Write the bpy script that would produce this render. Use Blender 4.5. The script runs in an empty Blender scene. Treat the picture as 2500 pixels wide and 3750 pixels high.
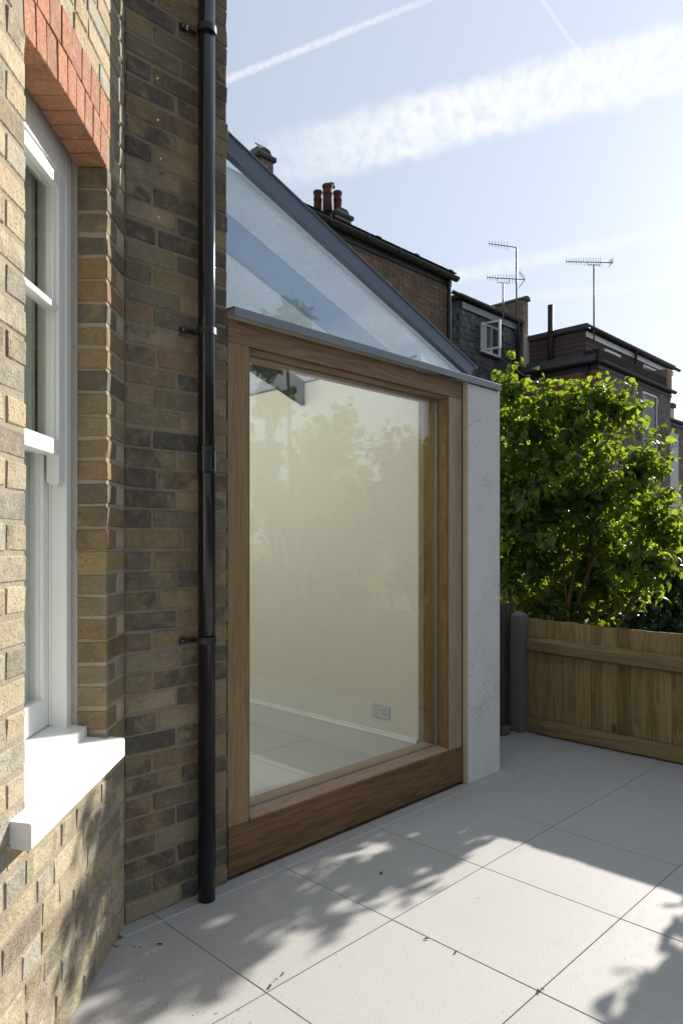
import bpy, math, random
import numpy as np
from mathutils import Vector, Matrix
random.seed(7); rng = np.random.default_rng(7)
SC = bpy.context.scene; COL = SC.collection
R = math.radians

# ------------------------------------------------------------------ camera
F, PX, PY, CAMH, YAW = 2596.0, 1250.0, 1990.0, 1.40, R(44.56)
FW = Vector((math.cos(YAW), math.sin(YAW), 0)); RT = Vector((math.sin(YAW), -math.cos(YAW), 0)); CAM = Vector((0, 0, CAMH))
cd = bpy.data.cameras.new('camera'); co = bpy.data.objects.new('camera', cd); COL.objects.link(co); SC.camera = co
cd.sensor_fit = 'VERTICAL'; cd.sensor_height = 36.0; cd.lens = F / 3750 * 36; cd.shift_y = (PY - 1875) / 3750
cd.clip_start = 0.02; cd.clip_end = 3000
co.location = CAM; co.rotation_euler = (math.pi / 2, 0, YAW - math.pi / 2)
def ray(u, v): return FW + RT * ((u - PX) / F) - Vector((0, 0, 1)) * ((v - PY) / F)
def at_y(u, v, y): q = ray(u, v); return CAM + q * (y / q.y)
def at_x(u, v, x): q = ray(u, v); return CAM + q * (x / q.x)
def at_d(u, v, d): return CAM + ray(u, v) * d
def project(p):
    q = Vector(p) - CAM; d = q.dot(FW)
    return (PX + F * q.dot(RT) / d, PY - F * q.z / d, d) if d > 0.05 else (-9e9, -9e9, d)

# ------------------------------------------------------------------ light
SUN = Vector((1, 0.055, 0.455)).normalized()
SUN_AZ = math.atan2(SUN.x, SUN.y); SUN_EL = math.asin(SUN.z)
SKY_STRENGTH, SUN_STRENGTH, EXPOSURE = 0.093, 4.7, 0.90
SC.view_settings.view_transform = 'Standard'; SC.view_settings.look = 'None'
SC.view_settings.exposure = EXPOSURE; SC.view_settings.gamma = 1; SC.view_settings.use_curve_mapping = False
ld = bpy.data.lights.new('sun', 'SUN'); ld.energy = SUN_STRENGTH; ld.angle = R(0.53); ld.color = (1.0, 0.955, 0.875)
lo = bpy.data.objects.new('sun', ld); COL.objects.link(lo); lo.rotation_euler = SUN.to_track_quat('Z', 'Y').to_euler(); lo.location = (12, 0, 9)

class NT:
    """tiny node-tree writer"""
    def __init__(s, nt): s.t = nt
    def n(s, kind, ins=None, **kw):
        nd = s.t.nodes.new(kind)
        for k, v in kw.items(): setattr(nd, k, v)
        for k, v in (ins or {}).items():
            sk = nd.inputs[k]
            if isinstance(v, bpy.types.NodeSocket): s.t.links.new(v, sk)
            else: sk.default_value = v
        return nd
    def m(s, op, a, b=0.0, c=None, clamp=False):
        ins = {0: a, 1: b}
        if c is not None: ins[2] = c
        return s.n('ShaderNodeMath', ins, operation=op, use_clamp=clamp).outputs[0]
    def vm(s, op, a, b=(0, 0, 0), out=0):
        nd = s.n('ShaderNodeVectorMath', operation=op)
        for i, v in ((0, a), (1, b)):
            if isinstance(v, bpy.types.NodeSocket): s.t.links.new(v, nd.inputs[i])
            else: nd.inputs[i].default_value = v
        return nd.outputs['Value'] if op in ('DOT_PRODUCT', 'LENGTH') else nd.outputs[0]
    def scale(s, a, k): return s.n('ShaderNodeVectorMath', {0: a, 'Scale': k}, operation='SCALE').outputs[0]
    def mix(s, f, a, b, bt='MIX'):
        nd = s.n('ShaderNodeMix', data_type='RGBA', blend_type=bt, clamp_factor=True)
        for i, v in ((0, f), (6, a), (7, b)):
            if isinstance(v, bpy.types.NodeSocket): s.t.links.new(v, nd.inputs[i])
            elif i == 0: nd.inputs[i].default_value = v
            else: nd.inputs[i].default_value = (*v, 1) if len(v) == 3 else v
        return nd.outputs[2]
    def ramp(s, f, stops, interp='LINEAR'):
        nd = s.n('ShaderNodeValToRGB', {0: f}); cr = nd.color_ramp; cr.interpolation = interp
        while len(cr.elements) < len(stops): cr.elements.new(0.5)
        for e, (p, c) in zip(cr.elements, stops):
            e.position = p; e.color = (c, c, c, 1) if isinstance(c, (int, float)) else (*c, 1)
        return nd.outputs[0]
    def noise(s, vec, scale, detail=3, rough=0.55, dist=0.0):
        return s.n('ShaderNodeTexNoise', {'Vector': vec, 'Scale': scale, 'Detail': detail, 'Roughness': rough, 'Distortion': dist}).outputs[0]
    def sstep(s, x, a, b):
        return s.n('ShaderNodeMapRange', {0: x, 1: a, 2: b, 3: 0.0, 4: 1.0}, interpolation_type='SMOOTHSTEP', clamp=True).outputs[0]

# sky with the contrails as part of the sky, laid along great circles
world = bpy.data.worlds.new('World'); SC.world = world; world.use_nodes = True
w = NT(world.node_tree); bg = world.node_tree.nodes['Background']
sky = w.n('ShaderNodeTexSky', sky_type='NISHITA', sun_disc=False, sun_elevation=SUN_EL, sun_rotation=SUN_AZ, altitude=30, air_density=1.0, dust_density=1.0, ozone_density=1.0)
gen = w.n('ShaderNodeTexCoord').outputs['Generated']
cs = w.m('MULTIPLY', w.m('ADD', w.vm('DOT_PRODUCT', gen, tuple(SUN)), 1.0), 0.5)
ph = w.m('ADD', 0.36, w.m('MULTIPLY', w.m('MULTIPLY', cs, cs), 0.74))     # high haze scatters forward: brighter towards the sun
hz = w.scale(w.n('ShaderNodeCombineXYZ', {0: 3.85, 1: 4.35, 2: 5.15}).outputs[0], ph)
skycol = w.mix(0.82, sky.outputs[0], hz)
def contrail(col, a, b, half, soft, t0, t1, strength, puff, pscale, drift=0.0, grow=0.0):
    d1 = ray(*a).normalized(); d2 = ray(*b).normalized(); n = d1.cross(d2).normalized(); e2 = n.cross(d1)
    dx = w.vm('DOT_PRODUCT', gen, tuple(d1)); dy = w.vm('DOT_PRODUCT', gen, tuple(e2)); wv = w.vm('DOT_PRODUCT', gen, tuple(n))
    t = w.m('ARCTAN2', dy, dx)
    nz = w.m('SUBTRACT', w.noise(gen, pscale, 5, 0.6), 0.5)
    big = w.m('SUBTRACT', w.noise(gen, pscale * 0.22, 2), 0.5)
    wv2 = w.m('ADD', w.m('ADD', wv, w.m('MULTIPLY', nz, puff)), w.m('MULTIPLY', big, drift))
    hw = w.m('ADD', half, w.m('MULTIPLY', t, grow))
    x = w.m('DIVIDE', w.m('ABSOLUTE', wv2), hw)
    m = w.m('SUBTRACT', 1.0, w.sstep(x, 1.0 - soft, 1.0 + soft))
    al = w.m('MULTIPLY', w.sstep(t, t0[0], t0[1]), w.m('SUBTRACT', 1.0, w.sstep(t, t1[0], t1[1])))
    tex = w.sstep(w.noise(gen, pscale * 1.6, 4, 0.6), 0.25, 0.65)
    m = w.m('MULTIPLY', w.m('MULTIPLY', m, al), w.m('MULTIPLY', strength, w.m('ADD', 0.40, w.m('MULTIPLY', tex, 0.55))))
    return w.mix(m, col, (5.9, 6.0, 6.1))
skycol = contrail(skycol, (1071, 580), (2500, 205), 0.0300, 0.36, (-0.14, 0.20), (1.6, 2.4), 0.92, 0.022, 38, 0.010)
skycol = contrail(skycol, (840, 288), (1500, 25), 0.0036, 0.7, (-0.9, -0.5), (0.14, 0.34), 0.62, 0.004, 150, 0.002, -0.004)
skycol = contrail(skycol, (1985, 0), (2175, 275), 0.0019, 0.8, (-0.6, -0.3), (0.07, 0.125), 0.45, 0.001, 120)
skycol = contrail(skycol, (1660, 1015), (2300, 880), 0.0075, 0.8, (-0.1, 0.02), (0.16, 0.4), 0.5, 0.004, 40, 0.006)
skycol = contrail(skycol, (1900, 1095), (2350, 1045), 0.006, 0.9, (-0.05, 0.03), (0.12, 0.3), 0.35, 0.006, 40)
w.t.links.new(skycol, bg.inputs[0]); bg.inputs[1].default_value = SKY_STRENGTH

# ------------------------------------------------------------------ mesh helpers
class MB:
    def __init__(s): s.v = []; s.f = []
    def add(s, vs, fs):
        o = len(s.v); s.v += [tuple(p) for p in vs]; s.f += [tuple(i + o for i in f) for f in fs]; return s
    def box(s, x0, x1, y0, y1, z0, z1):
        return s.add([(x0,y0,z0),(x1,y0,z0),(x1,y1,z0),(x0,y1,z0),(x0,y0,z1),(x1,y0,z1),(x1,y1,z1),(x0,y1,z1)],
                     [(0,3,2,1),(4,5,6,7),(0,1,5,4),(1,2,6,5),(2,3,7,6),(3,0,4,7)])
    def cbox(s, x0, x1, y0, y1, z0, z1, c=0.003, jit=0.0):
        """box with chamfered edges"""
        lo_, hi = (x0, y0, z0), (x1, y1, z1); vs = []; idx = {}
        j = {}
        for cx in (0, 1):
            for cy in (0, 1):
                for cz in (0, 1):
                    off = [random.uniform(-jit, jit) for _ in range(3)]
                    for ax in range(3):
                        p = [(hi if k else lo_)[a] + off[a] for a, k in enumerate((cx, cy, cz))]
                        for a, k in enumerate((cx, cy, cz)):
                            if a != ax: p[a] += -c if k else c
                        idx[(cx, cy, cz, ax)] = len(vs); vs.append(p)
        fs = []
        for ax in range(3):
            o1, o2 = [a for a in range(3) if a != ax]
            for sd in (0, 1):
                q = []
                for a, b in ((0, 0), (1, 0), (1, 1), (0, 1)):
                    k = [0, 0, 0]; k[ax] = sd; k[o1] = a; k[o2] = b; q.append(idx[(*k, ax)])
                fs.append(q)
        for ax in range(3):                              # edge chamfers along axis ax
            o1, o2 = [a for a in range(3) if a != ax]
            for a in (0, 1):
                for b in (0, 1):
                    q = []
                    for e in (0, 1):
                        k = [0, 0, 0]; k[o1] = a; k[o2] = b; k[ax] = e
                        q.append((idx[(*k, o1)], idx[(*k, o2)]))
                    fs.append([q[0][0], q[1][0], q[1][1], q[0][1]])
        for cx in (0, 1):
            for cy in (0, 1):
                for cz in (0, 1): fs.append([idx[(cx, cy, cz, a)] for a in range(3)])
        cen = Vector(((x0 + x1) / 2, (y0 + y1) / 2, (z0 + z1) / 2)); out = []
        for f in fs:
            p = [Vector(vs[i]) for i in f]; nrm = (p[1] - p[0]).cross(p[2] - p[0]); mid = sum(p, Vector()) / len(p)
            out.append(tuple(f) if nrm.dot(mid - cen) > 0 else tuple(reversed(f)))
        return s.add(vs, out)
    def prism(s, pts, ax, a, b):
        """closed polygon pts (2-D, the other two axes in x,y,z order) extruded along ax from a to b"""
        n = len(pts)
        def mk(p, q): l = list(p); l.insert(ax, q); return l
        vs = [mk(p, a) for p in pts] + [mk(p, b) for p in pts]
        fs = [tuple(range(n)), tuple(range(2 * n - 1, n - 1, -1))] + [(i, i + n, (i + 1) % n + n, (i + 1) % n) for i in range(n)]
        cen = sum((Vector(p) for p in vs), Vector()) / len(vs)
        p = [Vector(vs[i]) for i in fs[0]]; nrm = (p[1] - p[0]).cross(p[2] - p[0])
        want = (a < b)
        axis = Vector([1 if i == ax else 0 for i in range(3)])
        if (nrm.dot(axis) > 0) == want: fs = [tuple(reversed(f)) for f in fs]
        return s.add(vs, fs)
    def tube(s, pts, rad, seg=8, cap=True):
        pts = [Vector(p) for p in pts]; rads = rad if isinstance(rad, (list, tuple)) else [rad] * len(pts); base = len(s.v); up = None
        for i, p in enumerate(pts):
            t = (pts[min(i + 1, len(pts) - 1)] - pts[max(i - 1, 0)]).normalized()
            if up is None: up = Vector((0, 0, 1)) if abs(t.z) < 0.9 else Vector((1, 0, 0))
            a = t.cross(up).normalized(); b = a.cross(t).normalized(); up = b
            for k in range(seg):
                an = 2 * math.pi * k / seg; s.v.append(tuple(p + (a * math.cos(an) + b * math.sin(an)) * rads[i]))
        for i in range(len(pts) - 1):
            for k in range(seg):
                q = base + i * seg; k2 = (k + 1) % seg
                s.f.append((q + k, q + k2, q + seg + k2, q + seg + k))
        if cap:
            s.f.append(tuple(base + k for k in range(seg - 1, -1, -1))); e = base + (len(pts) - 1) * seg
            s.f.append(tuple(e + k for k in range(seg)))
        return s
    def lathe(s, prof, cx, cy, seg=20):
        base = len(s.v)
        for r, z in prof:
            for k in range(seg):
                an = 2 * math.pi * k / seg; s.v.append((cx + r * math.cos(an), cy + r * math.sin(an), z))
        for i in range(len(prof) - 1):
            for k in range(seg):
                q = base + i * seg; k2 = (k + 1) % seg; s.f.append((q + k, q + k2, q + seg + k2, q + seg + k))
        s.f.append(tuple(base + k for k in range(seg - 1, -1, -1))); e = base + (len(prof) - 1) * seg
        s.f.append(tuple(e + k for k in range(seg))); return s
    def mesh(s, name, smooth=False):
        me = bpy.data.meshes.new(name); me.from_pydata(s.v, [], s.f); me.update()
        if smooth: me.polygons.foreach_set('use_smooth', [True] * len(me.polygons))
        return me
def link(name, me, mat=None, parent=None, loc=(0, 0, 0)):
    o = bpy.data.objects.new(name, me); COL.objects.link(o); o.location = loc
    if mat is not None and not me.materials: me.materials.append(mat)
    if parent is not None: o.parent = parent
    return o
def part(name, mb, mat, parent, smooth=False, kind=None, label=None):
    o = link(name, mb.mesh(name, smooth), mat, parent)
    if kind: o['kind'] = kind
    if label: o['label'] = label
    return o
def tag(o, label, cat, group=None, kind=None):
    o['label'] = label; o['category'] = cat
    if group: o['group'] = group
    if kind: o['kind'] = kind
    return o
def thing(name, label, cat, loc=(0, 0, 0), group=None, rz=0):
    o = bpy.data.objects.new(name, None); COL.objects.link(o); o.location = loc; o.rotation_euler = (0, 0, rz); o.empty_display_size = 0.2
    return tag(o, label, cat, group)
def structure(name, mb, mat, label):
    o = link(name, mb.mesh(name), mat); o['kind'] = 'structure'; o['label'] = label; return o

# ------------------------------------------------------------------ materials
def new_mat(name):
    m = bpy.data.materials.new(name); m.use_nodes = True; return m, NT(m.node_tree), m.node_tree.nodes['Principled BSDF'], m.node_tree.nodes['Material Output']
def bump(w, h, st, dist, p):
    b = w.n('ShaderNodeBump', {'Height': h, 'Strength': st, 'Distance': dist}); w.t.links.new(b.outputs[0], p.inputs['Normal'])
def mortar_mat(name, col, stain):
    m, w, p, o = new_mat(name); wp = w.n('ShaderNodeNewGeometry').outputs['Position']
    c = w.mix(w.noise(wp, 30, 5, 0.7), tuple(x * 0.72 for x in col), tuple(x * 1.2 for x in col))
    c = w.mix(w.m('MULTIPLY', w.sstep(w.noise(wp, 2.3, 6, 0.68, 0.5), 0.44, 0.66), stain), c, (0.085, 0.075, 0.06))
    w.t.links.new(c, p.inputs['Base Color']); p.inputs['Roughness'].default_value = 0.95; p.inputs['Specular IOR Level'].default_value = 0.2
    bump(w, w.noise(wp, 110, 5, 0.7), 1.0, 0.006, p); return m
def simple(name, col, rough=0.5, metal=0.0, var=0.12, vscale=6.0, bst=0.0, bscale=60.0, spec=0.5):
    m, w, p, o = new_mat(name); oc = w.n('ShaderNodeTexCoord').outputs['Object']
    n = w.noise(oc, vscale, 4, 0.6)
    c = w.mix(n, tuple(x * (1 - var) for x in col), tuple(min(1, x * (1 + var)) for x in col))
    w.t.links.new(c, p.inputs['Base Color']); p.inputs['Roughness'].default_value = rough; p.inputs['Metallic'].default_value = metal
    p.inputs['Specular IOR Level'].default_value = spec
    w.t.links.new(w.m('ADD', rough - 0.06, w.m('MULTIPLY', w.noise(oc, vscale * 3, 3), 0.12)), p.inputs['Roughness'])
    if bst: bump(w, w.noise(oc, bscale, 4, 0.65), bst, 0.004, p)
    return m

def brick_mat(name, stops, soot=0.5, island=False, fine=1.0, pits=True, gain=1.0, pale=0.45, stain=0.15):
    m, w, p, o = new_mat(name)
    rnd = w.n('ShaderNodeNewGeometry').outputs['Random Per Island'] if island else w.n('ShaderNodeObjectInfo').outputs['Random']
    oc = w.n('ShaderNodeTexCoord').outputs['Object']
    off = w.n('ShaderNodeCombineXYZ', {0: w.m('MULTIPLY', rnd, 37.0), 1: w.m('MULTIPLY', rnd, 91.0), 2: w.m('MULTIPLY', rnd, 13.0)}).outputs[0]
    v = w.vm('ADD', oc, off)
    base = w.ramp(rnd, [(p_, tuple(x * gain for x in c_)) for p_, c_ in stops])
    n1 = w.noise(v, 11 * fine, 4, 0.6, 0.6); n2 = w.noise(v, 42 * fine, 4, 0.65); n3 = w.noise(v, 160 * fine, 2, 0.6)
    r2 = w.m('FRACT', w.m('MULTIPLY', rnd, 17.31))
    sootf = w.m('MULTIPLY', w.sstep(w.m('ADD', n1, w.m('MULTIPLY', w.m('SUBTRACT', r2, 0.5), 0.5)), 0.45, 0.75), soot)
    wp = w.n('ShaderNodeNewGeometry').outputs['Position']
    st = w.sstep(w.noise(wp, 2.3, 6, 0.68, 0.5), 0.44, 0.66)
    c = w.mix(sootf, base, (0.085, 0.08, 0.072))
    c = w.mix(w.m('MULTIPLY', st, stain), c, (0.075, 0.068, 0.058))
    c = w.mix(w.m('MULTIPLY', w.sstep(w.noise(v, 24 * fine, 5, 0.7, 1.0), 0.40, 0.70), 0.42), c, w.mix(0.55, c, (0.10, 0.085, 0.065)))
    c = w.mix(w.m('MULTIPLY', w.sstep(n2, 0.48, 0.75), pale), c, (0.46, 0.41, 0.33))
    c = w.mix(w.m('MULTIPLY', w.sstep(n3, 0.60, 0.72), 0.55), c, (0.06, 0.052, 0.045))
    w.t.links.new(c, p.inputs['Base Color']); p.inputs['Roughness'].default_value = 0.92; p.inputs['Specular IOR Level'].default_value = 0.25
    h = w.m('ADD', w.m('MULTIPLY', n2, 0.8), w.m('MULTIPLY', n3, 0.5))
    h = w.m('ADD', h, w.m('MULTIPLY', n1, 0.9)); h = w.m('SUBTRACT', h, w.m('MULTIPLY', w.sstep(n3, 0.62, 0.7), 0.5))
    bump(w, h, 1.0 if pits else 0.5, 0.006, p); return m
YEL = [(0.0, (0.404, 0.321, 0.200)), (0.16, (0.474, 0.398, 0.264)), (0.32, (0.384, 0.357, 0.289)), (0.46, (0.485, 0.413, 0.285)), (0.58, (0.423, 0.316, 0.180)), (0.70, (0.343, 0.321, 0.264)), (0.82, (0.464, 0.383, 0.235)), (0.92, (0.434, 0.352, 0.250)), (1.0, (0.373, 0.306, 0.205))]
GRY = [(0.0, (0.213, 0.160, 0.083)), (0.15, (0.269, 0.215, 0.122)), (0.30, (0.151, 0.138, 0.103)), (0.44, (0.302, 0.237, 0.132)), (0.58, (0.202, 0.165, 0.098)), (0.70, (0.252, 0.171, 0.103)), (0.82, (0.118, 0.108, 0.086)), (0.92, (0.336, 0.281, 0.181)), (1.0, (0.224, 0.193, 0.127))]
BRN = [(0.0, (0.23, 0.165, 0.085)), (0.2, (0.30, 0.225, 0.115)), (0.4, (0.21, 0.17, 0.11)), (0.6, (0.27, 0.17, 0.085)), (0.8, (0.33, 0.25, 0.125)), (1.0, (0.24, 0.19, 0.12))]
RED = [(0.0, (0.180, 0.100, 0.066)), (0.2, (0.270, 0.147, 0.090)), (0.4, (0.153, 0.130, 0.102)), (0.6, (0.306, 0.177, 0.108)), (0.8, (0.126, 0.100, 0.084)), (1.0, (0.234, 0.153, 0.102))]
M = {}
M['brick_yellow'] = brick_mat('yellow_stock_brick', YEL, 0.50, gain=1.0, pale=0.38, stain=0.16)
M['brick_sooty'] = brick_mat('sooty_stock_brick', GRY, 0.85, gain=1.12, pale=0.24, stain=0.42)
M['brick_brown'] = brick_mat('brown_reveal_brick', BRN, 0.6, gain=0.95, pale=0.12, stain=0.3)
M['brick_yellow_far'] = brick_mat('yellow_stock_brick_joined', YEL, 0.45, True)
M['brick_sooty_far'] = brick_mat('sooty_stock_brick_joined', GRY, 0.60, True)
M['brick_arch'] = brick_mat('red_rubber_brick', [(0, (0.42, 0.185, 0.105)), (0.5, (0.50, 0.235, 0.135)), (1, (0.37, 0.165, 0.105))], 0.25)
M['brick_red_house'] = brick_mat('red_house_brick', RED, 0.40, True, 0.6, gain=1.05, pale=0.35)
M['brick_red_pale'] = brick_mat('orange_house_brick', [(0, (0.27, 0.115, 0.065)), (0.4, (0.38, 0.19, 0.10)), (0.7, (0.24, 0.12, 0.08)), (1, (0.44, 0.27, 0.16))], 0.3, True, 0.6)
M['brick_grey_house'] = brick_mat('grey_house_brick', [(0, (0.17, 0.145, 0.125)), (0.35, (0.25, 0.215, 0.185)), (0.6, (0.13, 0.115, 0.105)), (1, (0.30, 0.26, 0.22))], 0.35, True, 0.6, gain=1.3)
M['brick_tan'] = brick_mat('tan_parapet_brick', [(0, (0.36, 0.25, 0.18)), (0.5, (0.46, 0.35, 0.26)), (1, (0.32, 0.22, 0.16))], 0.3, True, 0.6)
M['mortar'] = mortar_mat('lime_mortar', (0.385, 0.325, 0.24), 0.2)
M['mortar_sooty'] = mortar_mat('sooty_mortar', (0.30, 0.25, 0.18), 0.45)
M['mortar_far'] = simple('house_mortar', (0.24, 0.20, 0.165), 0.95, 0, 0.25, 3, spec=0.2)
M['white_paint'] = simple('white_gloss_paint', (0.80, 0.80, 0.78), 0.38, 0, 0.02, 4)
M['sill_paint'] = simple('white_masonry_paint', (0.80, 0.79, 0.77), 0.7, 0, 0.03, 5, 0.25, 120)
M['mastic'] = simple('grey_mastic_render', (0.36, 0.35, 0.30), 0.9, 0, 0.15, 20, 0.4, 90)
M['black_plastic'] = simple('black_gloss_pipe', (0.010, 0.010, 0.012), 0.11, 0, 0.2, 3)
M['black_metal'] = simple('black_painted_metal', (0.018, 0.018, 0.02), 0.45, 0, 0.2, 6, 0.2, 50)
M['gutter'] = simple('old_black_gutter', (0.022, 0.022, 0.025), 0.5, 0, 0.4, 3, 0.3, 30)
M['zinc'] = simple('grey_coated_flashing', (0.19, 0.21, 0.235), 0.42, 0.3, 0.10, 5)
M['zinc_dark'] = simple('dark_grey_roof_edge', (0.125, 0.15, 0.215), 0.5, 0.0, 0.08, 5)
M['gasket'] = simple('black_rubber_gap', (0.012, 0.012, 0.012), 0.7)
M['spacer'] = simple('grey_glazing_seal', (0.22, 0.23, 0.23), 0.5)
M['plaster'] = simple('cream_plaster', (0.90, 0.85, 0.735), 0.8, 0, 0.015, 2)
M['skirting'] = simple('white_satin_skirting', (0.84, 0.835, 0.77), 0.4, 0, 0.01, 3)
M['floor'] = simple('pale_grey_floor_tile', (0.58, 0.57, 0.52), 0.35, 0, 0.04, 3)
M['socket'] = simple('white_socket_plastic', (0.70, 0.70, 0.67), 0.3, 0, 0.01)
M['dark_hole'] = simple('dark_slot', (0.01, 0.01, 0.01), 0.8)
M['concrete'] = simple('grey_concrete', (0.15, 0.145, 0.125), 0.9, 0, 0.22, 25, 0.5, 110)
M['stone'] = simple('mossy_stone', (0.13, 0.12, 0.08), 0.95, 0, 0.4, 30, 0.8, 60)
M['terracotta'] = simple('terracotta_pot', (0.125, 0.056, 0.044), 0.85, 0, 0.3, 4)
M['lead'] = simple('weathered_lead', (0.065, 0.06, 0.06), 0.7, 0.0, 0.6, 5, 0.5, 12)
M['roof_slate'] = simple('roof_slates', (0.055, 0.055, 0.062), 0.7, 0, 0.3, 4)
M['felt'] = simple('mossy_grey_felt', (0.09, 0.092, 0.085), 0.9, 0, 0.35, 6, 0.5, 30)
M['moss'] = simple('black_mossy_felt', (0.032, 0.031, 0.024), 0.95, 0, 0.5, 8, 0.8, 25)
M['upvc'] = simple('white_upvc', (0.80, 0.81, 0.84), 0.35, 0, 0.02)
M['render_white'] = simple('white_wall_render', (0.70, 0.70, 0.69), 0.85, 0, 0.06, 3, 0.2, 60)
M['galv'] = simple('galvanised_pole', (0.20, 0.20, 0.22), 0.45, 0.6, 0.2, 12)
M['board_dark'] = simple('dark_cladding_board', (0.105, 0.07, 0.058), 0.75, 0, 0.25, 8, 0.4, 40)
M['bark'] = simple('lilac_bark', (0.10, 0.065, 0.04), 0.9, 0, 0.4, 20, 0.7, 60)
M['soil'] = simple('dark_garden_soil', (0.055, 0.045, 0.03), 0.95, 0, 0.5, 3, 0.8, 20)
M['curtain'] = simple('grey_net_curtain', (0.74, 0.75, 0.69), 0.9, 0, 0.1, 40, 0.3, 300)
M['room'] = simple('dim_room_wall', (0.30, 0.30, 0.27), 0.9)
M['debris'] = simple('dry_leaf_litter', (0.05, 0.038, 0.022), 0.9, 0, 0.4, 40)
M['seed'] = simple('dry_brown_seed_head', (0.16, 0.10, 0.045), 0.9, 0, 0.3, 30)

def slate_mat():
    m, w, p, o = new_mat('hung_slate'); rnd = w.n('ShaderNodeObjectInfo').outputs['Random']; oc = w.n('ShaderNodeTexCoord').outputs['Object']
    v = w.vm('ADD', oc, w.n('ShaderNodeCombineXYZ', {0: w.m('MULTIPLY', rnd, 40.0), 2: w.m('MULTIPLY', rnd, 23.0)}).outputs[0])
    c = w.ramp(rnd, [(0, (0.030, 0.033, 0.038)), (0.5, (0.050, 0.052, 0.056)), (0.8, (0.075, 0.077, 0.078)), (1, (0.10, 0.10, 0.098))])
    c = w.mix(w.m('MULTIPLY', w.sstep(w.noise(v, 9, 4), 0.45, 0.7), 0.5), c, (0.025, 0.026, 0.03))
    w.t.links.new(c, p.inputs['Base Color']); p.inputs['Roughness'].default_value = 0.55; bump(w, w.noise(v, 30, 4), 0.5, 0.004, p); return m
M['slate'] = slate_mat()

def wood_mat(name, axis, dark, light, ring=13.0, rough=0.6, knots=0.0, vary=0.22):
    """grain along local axis; every board shifts its own grain"""
    m, w, p, o = new_mat(name); rnd = w.n('ShaderNodeObjectInfo').outputs['Random']; oc = w.n('ShaderNodeTexCoord').outputs['Object']
    v = w.vm('ADD', oc, w.n('ShaderNodeCombineXYZ', {0: w.m('MULTIPLY', rnd, 17.0), 1: w.m('MULTIPLY', rnd, 29.0), 2: w.m('MULTIPLY', rnd, 23.0)}).outputs[0])
    sc = [ring] * 3; sc[axis] = ring * 0.085
    sv = w.vm('MULTIPLY', v, tuple(sc))
    warp = w.noise(sv, 0.55, 3, 0.5); g = w.m('FRACT', w.m('MULTIPLY', w.m('ADD', warp, w.m('MULTIPLY', w.noise(sv, 0.16, 1), 0.8)), 8.0))
    g = w.ramp(g, [(0.0, 0.0), (0.55, 0.75), (0.85, 1.0), (1.0, 0.1)])
    sc2 = [170.0] * 3; sc2[axis] = 5.0
    fine = w.noise(w.vm('MULTIPLY', v, tuple(sc2)), 1.0, 3, 0.6)
    broad = w.noise(w.vm('MULTIPLY', v, tuple(x * 0.25 for x in sc)), 1.0, 2)
    t = w.m('ADD', w.m('MULTIPLY', g, 0.26), w.m('ADD', w.m('MULTIPLY', fine, 0.46), w.m('MULTIPLY', broad, 0.40)))
    t = w.m('ADD', t, w.m('MULTIPLY', w.m('SUBTRACT', rnd, 0.5), vary))
    c = w.mix(w.sstep(t, 0.22, 0.92), dark, light)
    if knots:
        vs = [4.5] * 3; vs[axis] = 2.0
        vo = w.n('ShaderNodeTexVoronoi', {'Vector': w.vm('MULTIPLY', v, tuple(vs)), 'Scale': 1.0}).outputs['Distance']
        c = w.mix(w.m('MULTIPLY', w.m('SUBTRACT', 1.0, w.sstep(vo, 0.04, 0.13)), knots), c, tuple(x * 0.35 for x in dark))
    w.t.links.new(c, p.inputs['Base Color']); p.inputs['Roughness'].default_value = rough; p.inputs['Specular IOR Level'].default_value = 0.35
    bump(w, w.m('ADD', fine, w.m('MULTIPLY', g, 0.3)), 0.35, 0.002, p); return m
M['oak_v'] = wood_mat('oak_upright', 2, (0.19, 0.112, 0.050), (0.345, 0.222, 0.112), 30.0)
M['oak_v_grey'] = wood_mat('oak_upright_weathered', 2, (0.24, 0.175, 0.105), (0.42, 0.335, 0.225), 26.0)
M['oak_h'] = wood_mat('oak_level', 0, (0.19, 0.108, 0.055), (0.36, 0.225, 0.130), 24.0)
M['oak_dark'] = wood_mat('oak_bottom_rail_oiled', 0, (0.105, 0.052, 0.018), (0.245, 0.135, 0.055), 26.0)
M['oak_sill'] = wood_mat('oak_sloping_bead', 0, (0.30, 0.18, 0.105), (0.46, 0.31, 0.20), 24.0)
M['oak_warm'] = wood_mat('oak_inner_jamb', 2, (0.145, 0.075, 0.026), (0.29, 0.165, 0.062), 28.0)
M['fence_board'] = wood_mat('treated_pine_board', 2, (0.15, 0.100, 0.038), (0.36, 0.255, 0.108), 16.0, 0.75, 0.8, 0.34)
M['fence_rail'] = wood_mat('treated_pine_rail', 1, (0.165, 0.118, 0.052), (0.29, 0.215, 0.105), 14.0, 0.75, 0.5)
M['old_board'] = wood_mat('weathered_dark_board', 2, (0.035, 0.027, 0.018), (0.12, 0.095, 0.065), 16.0, 0.9)

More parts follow.
